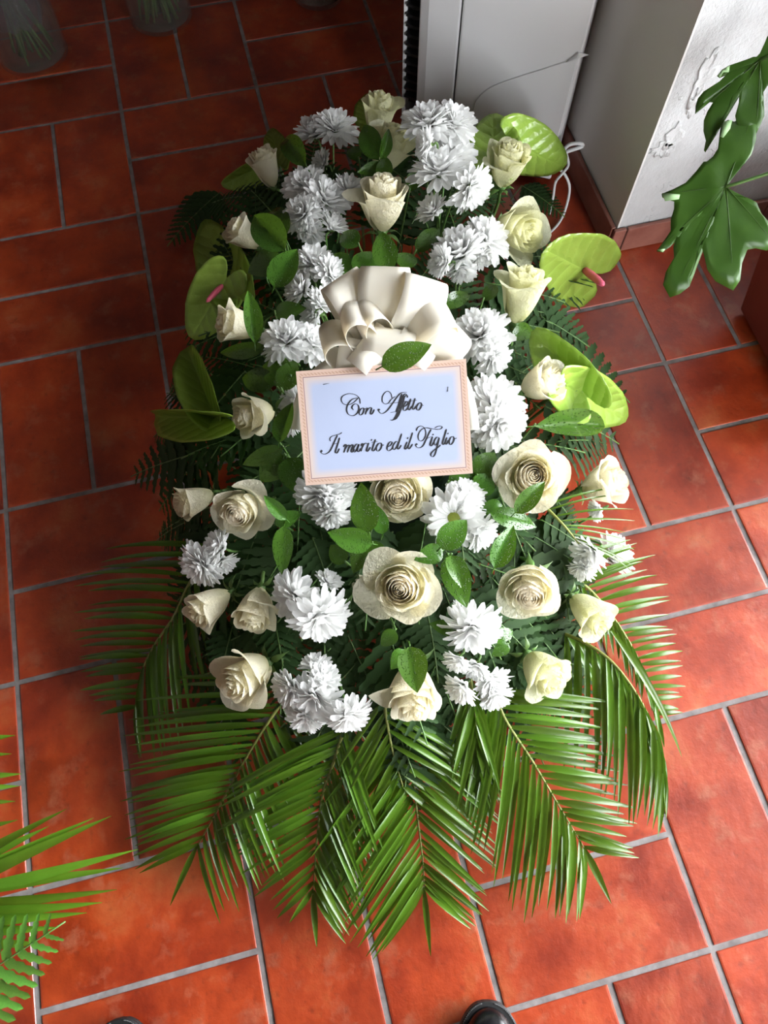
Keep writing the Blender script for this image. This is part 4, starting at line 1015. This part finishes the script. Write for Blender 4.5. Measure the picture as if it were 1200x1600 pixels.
# ================================================================== CARD
CQ = [(460, 582), (720, 560), (747, 740), (480, 757)]
def card():
    cc = on(603, 660, .085); n = (CAM - cc).normalized()
    def hit(x, y):
        d = ray(x, y); return CAM + d * ((cc - CAM).dot(n) / d.dot(n))
    q = [hit(*p) for p in CQ]; ex = ((q[1] - q[0]) + (q[2] - q[3])).normalized(); ey = n.cross(ex).normalized()
    W = ((q[1] - q[0]).length + (q[2] - q[3]).length) / 2; H = ((q[0] - q[3]).length + (q[1] - q[2]).length) / 2
    c0 = sum(q, Vector()) / 4
    root = thing('message_card', c0, 'white card with peach border and black script lettering, on the flowers below the bow', 'card')
    w = Matrix((ex, ey, n)).transposed().to_4x4(); w.translation = c0
    t = NT('printed_card'); v = t.coord('Object'); s = t.n('ShaderNodeSeparateXYZ'); t.l(v, s.inputs[0])
    dx = t.math('SUBTRACT', W / 2, t.math('ABSOLUTE', s.outputs[0])); dy = t.math('SUBTRACT', H / 2, t.math('ABSOLUTE', s.outputs[1]))
    d = t.math('MINIMUM', dx, dy); u = px(c0)
    fade = t.math('SMOOTH_MIN', dx, dy); fade.node.inputs[2].default_value = 12 * u
    col = t.ramp(t.math('DIVIDE', fade, 40 * u), [(.32, (.56, .46, .42)), (.60, (.38, .43, .58))])
    wv = t.n('ShaderNodeTexWave', wave_type='BANDS', bands_direction='DIAGONAL'); wv.inputs['Scale'].default_value = 130; wv.inputs['Distortion'].default_value = 0; t.l(v, wv.inputs['Vector'])
    band = t.math('MULTIPLY', t.math('GREATER_THAN', d, 4.2 * u), t.math('LESS_THAN', d, 7.8 * u))
    border = t.mix(t.math('MULTIPLY', band, t.math('MULTIPLY', wv.outputs['Fac'], .75)), (.56, .40, .32), (.37, .21, .14))
    col = t.mix(t.math('GREATER_THAN', d, 9.8 * u), border, col)
    lin = t.math('MULTIPLY', t.math('GREATER_THAN', d, 9.6 * u), t.math('LESS_THAN', d, 10.7 * u))
    col = t.mix(t.math('MULTIPLY', lin, .85), col, (.16, .07, .09))
    t.col(col); t.set(Roughness=.45)
    m = MB(); m.box((-W / 2, -H / 2, -.0007), (W / 2, H / 2, 0)); link('paper', m.mesh('paper', t.m, False), root, w)
    inv = w.inverted()
    def loc(x, y): p = inv @ hit(x, y); return Vector((p.x, p.y, 0))
    A = lambda a: (480 + a[0] / 6, 590 + a[1] / 6)
    B = lambda a: (600 + a[0] / 7.5, 590 + a[1] / 7.5)
    nib = Vector((math.cos(math.radians(-18)), math.sin(math.radians(-18)), 0))    # broad strokes run down and to the left
    def word(strokes, f):
        m = MB(); lift = .00025
        for st in strokes:
            thick, pts = st[0], st[1:]
            P = bez([loc(*f(p)) for p in pts], 9) if len(pts) > 2 else bez([loc(*f(p)) for p in pts], 6)
            g = []
            for i, p in enumerate(P):
                tg = (P[min(i + 1, len(P) - 1)] - P[max(i - 1, 0)]).normalized(); nrm = Vector((-tg.y, tg.x, 0)); e = min(1, .55 + .25 * min(i, len(P) - 1 - i))
                k = abs(nrm.dot(nib)) if thick else 0; ww = u * (.42 + (thick - .42) * max(0, k) ** 2.2) * e if thick else u * .42 * e
                g += [p + nrm * ww + Vector((0, 0, lift)), p - nrm * ww + Vector((0, 0, lift))]
            m.grid(g, 2, len(P)); lift += .00001
        link('lettering', m.mesh('lettering', M_['ink'], False), root, w)
    def dot(x, y, r=1.0):
        return (r, (x - 5, y + 8), (x, y), (x + 4, y - 8))
    T = 1.35
    word([(T, (470, 190), (420, 205), (382, 250), (370, 300), (385, 342), (425, 358), (462, 340), (484, 300), (478, 260), (452, 246), (426, 262), (420, 288), (434, 304)),
          (1.0, (497, 245), (493, 205), (482, 184), (450, 160), (390, 150), (335, 172), (320, 208), (340, 245), (385, 256), (432, 235), (470, 200), (485, 184)), (1.4, (424, 290), (430, 300), (436, 302)),
          (T, (526, 285), (506, 292), (490, 315), (488, 340), (500, 350), (520, 336), (532, 306), (528, 285), (536, 296), (548, 290)),
          (T, (566, 282), (556, 310), (545, 346)), (T, (553, 322), (575, 292), (596, 280), (603, 290), (594, 325), (596, 344), (612, 334), (630, 298))], A)
    word([(T, (674, 296), (668, 300), (672, 316), (692, 336), (722, 330), (758, 300), (800, 242), (850, 172), (885, 142), (936, 138)), (1.6, (670, 292), (675, 300), (672, 306)),
          (T, (888, 150), (868, 215), (848, 285), (832, 322)), (.9, (795, 192), (786, 152), (760, 128), (730, 140), (706, 180), (706, 225), (730, 246), (760, 240), (785, 208), (810, 186), (828, 178)),
          (0, (772, 242), (840, 234), (908, 226)), (T, (936, 168), (922, 152), (902, 166), (886, 205), (866, 270), (842, 340), (816, 388), (796, 400), (780, 396)),
          (T, (940, 188), (936, 166), (916, 176), (905, 205), (886, 270), (862, 340), (836, 382), (815, 396)), (0, (778, 328), (830, 320)), (0, (880, 228), (935, 221)),
          (T, (905, 275), (930, 260), (945, 240), (938, 225), (920, 235), (905, 265), (900, 295), (912, 310), (930, 300), (948, 278)),
          (T, (972, 198), (958, 245), (946, 285), (951, 303), (965, 295), (982, 268)), (0, (945, 224), (990, 217)), (T, (1012, 193), (998, 240), (986, 280), (991, 298), (1005, 290), (1026, 262)), (0, (988, 219), (1030, 211)),
          (T, (1062, 235), (1042, 245), (1026, 275), (1028, 300), (1045, 304), (1065, 280), (1073, 250), (1064, 234), (1076, 256), (1092, 262))], A)
    word([(T, (284, 540), (262, 585), (238, 640), (214, 686), (186, 710), (158, 717), (134, 706), (126, 684)), (1.6, (130, 678), (136, 686), (132, 694)), (.9, (218, 598), (213, 572), (232, 550), (272, 538), (306, 528), (326, 514)),
          (T, (304, 562), (288, 620), (266, 686), (270, 708), (284, 700), (302, 664)), (0, (236, 626), (290, 614))], A)
    word([(T, (338, 650), (356, 628), (366, 632), (356, 668), (343, 703)), (T, (352, 676), (374, 642), (392, 632), (396, 642), (386, 672), (376, 702)), (T, (384, 672), (406, 640), (424, 628), (428, 640), (412, 682), (415, 700), (430, 690), (442, 668)),
          (T, (482, 628), (462, 624), (438, 656), (432, 688), (445, 697), (466, 670), (484, 626), (470, 676), (475, 695), (490, 686), (502, 662)), (T, (502, 640), (514, 620), (524, 622), (514, 658), (503, 692)), (T, (512, 662), (530, 628), (550, 614), (562, 622)),
          (T, (577, 612), (566, 645), (556, 680), (561, 692), (575, 681), (592, 650)), dot(603, 585), (T, (640, 578), (625, 625), (610, 670), (615, 688), (630, 680), (648, 652)), (0, (602, 608), (660, 598)),
          (T, (688, 612), (668, 620), (650, 650), (652, 682), (668, 688), (690, 665), (699, 630), (690, 611), (704, 634), (720, 630))], A)
    word([(T, (752, 650), (780, 635), (795, 610), (785, 600), (765, 615), (750, 650), (750, 675), (765, 686), (790, 670), (806, 645)), (T, (852, 608), (832, 600), (806, 635), (803, 665), (815, 675), (838, 650), (856, 606)), (T, (886, 524), (866, 590), (846, 652), (850, 671), (865, 660), (882, 632))], A)
    word([(T, (936, 602), (924, 630), (913, 660), (918, 672), (932, 660), (948, 632)), dot(942, 568), (T, (988, 514), (968, 580), (946, 645), (950, 668), (965, 658), (988, 622))], A)
    word([(T, (552, 606), (528, 650), (495, 722), (462, 790), (428, 820), (392, 820), (372, 796), (378, 776)), (1.6, (376, 770), (384, 778), (380, 786)),
          (1.1, (378, 624), (395, 585), (435, 567), (472, 590), (490, 640), (480, 700), (445, 740), (412, 735), (400, 690), (415, 640), (450, 602), (500, 587), (560, 598), (620, 608), (665, 600), (681, 580), (665, 568), (630, 572), (592, 590)), (1.3, (488, 588), (560, 600), (640, 606)), (0, (486, 724), (552, 690)),
          (T, (570, 690), (555, 735), (541, 780), (548, 801), (565, 790), (582, 758)), dot(576, 668), (T, (642, 702), (616, 700), (590, 740), (588, 780), (605, 790), (630, 760), (648, 702)), (T, (648, 702), (630, 780), (602, 885), (578, 924), (554, 922), (550, 892), (580, 856), (630, 820), (664, 788)),
          (T, (732, 603), (710, 680), (686, 760), (690, 785), (705, 775), (724, 742)), (T, (738, 700), (726, 730), (716, 762), (722, 781), (738, 770), (756, 734)), dot(750, 655),
          (T, (808, 690), (784, 700), (765, 740), (768, 778), (785, 783), (810, 755), (821, 715), (811, 689), (828, 714), (852, 708))], B)
    for a, b, f in (((150, 65), (208, 55), A), ((752, 110), (748, 165), B)):
        m = MB(); m.tube([loc(*f(a)) + Vector((0, 0, .0004)), loc(*f(b)) + Vector((0, 0, .0004))], .0004, 5); link('staple', m.mesh('staple', M_['staple']), root, w)
card()

# ================================================================== THE NEIGHBOURING ARRANGEMENT, LOWER LEFT
gb = at(-260, 1420, 0)
def blades(rach, tips, label, sd):
    palm(rach, None, None, label, 0, wpx=20, seed=sd, base=gb, bow=.05, roll=35, extra=[((a, b, c), (d, e, f)) for a, b, c, d, e, f in tips])
blades([(-240, 1400, .05), (-190, 1300, .13), (-150, 1220, .15), (-120, 1170, .15)],
       [(-120, 1178, .15, 24, 1149, .13), (-135, 1195, .15, 18, 1178, .12), (-150, 1222, .15, 34, 1209, .12), (-160, 1240, .15, 30, 1228, .10), (-170, 1262, .14, 24, 1252, .10), (-180, 1330, .13, 28, 1281, .11)], 'palm leaflets entering at the left edge, the upper short group', 21)
blades([(-240, 1420, .05), (-190, 1410, .12), (-140, 1412, .15), (-100, 1425, .16)],
       [(-190, 1430, .13, 104, 1264, .13), (-180, 1425, .13, 76, 1291, .12), (-170, 1425, .14, 146, 1278, .14), (-160, 1432, .14, 174, 1275, .14), (-150, 1422, .15, 216, 1327, .13), (-140, 1408, .15, 192, 1356, .13), (-130, 1422, .15, 183, 1390, .13), (-120, 1432, .15, 160, 1410, .13), (-110, 1440, .16, 136, 1426, .14), (-105, 1452, .16, 92, 1449, .14), (-100, 1475, .16, 60, 1474, .14)], 'palm leaflets entering at the lower left, long tips pointing right', 22)
fern_frond(at(-130, 1590, .12), at(102, 1440, .18), Vector((0, 0, 1)) + BACK, 'fresh light green fern tip at the lower left edge', None, 11, .44, PINNAB, e=at(-230, 1570, .0))
bpy.context.view_layer.update()
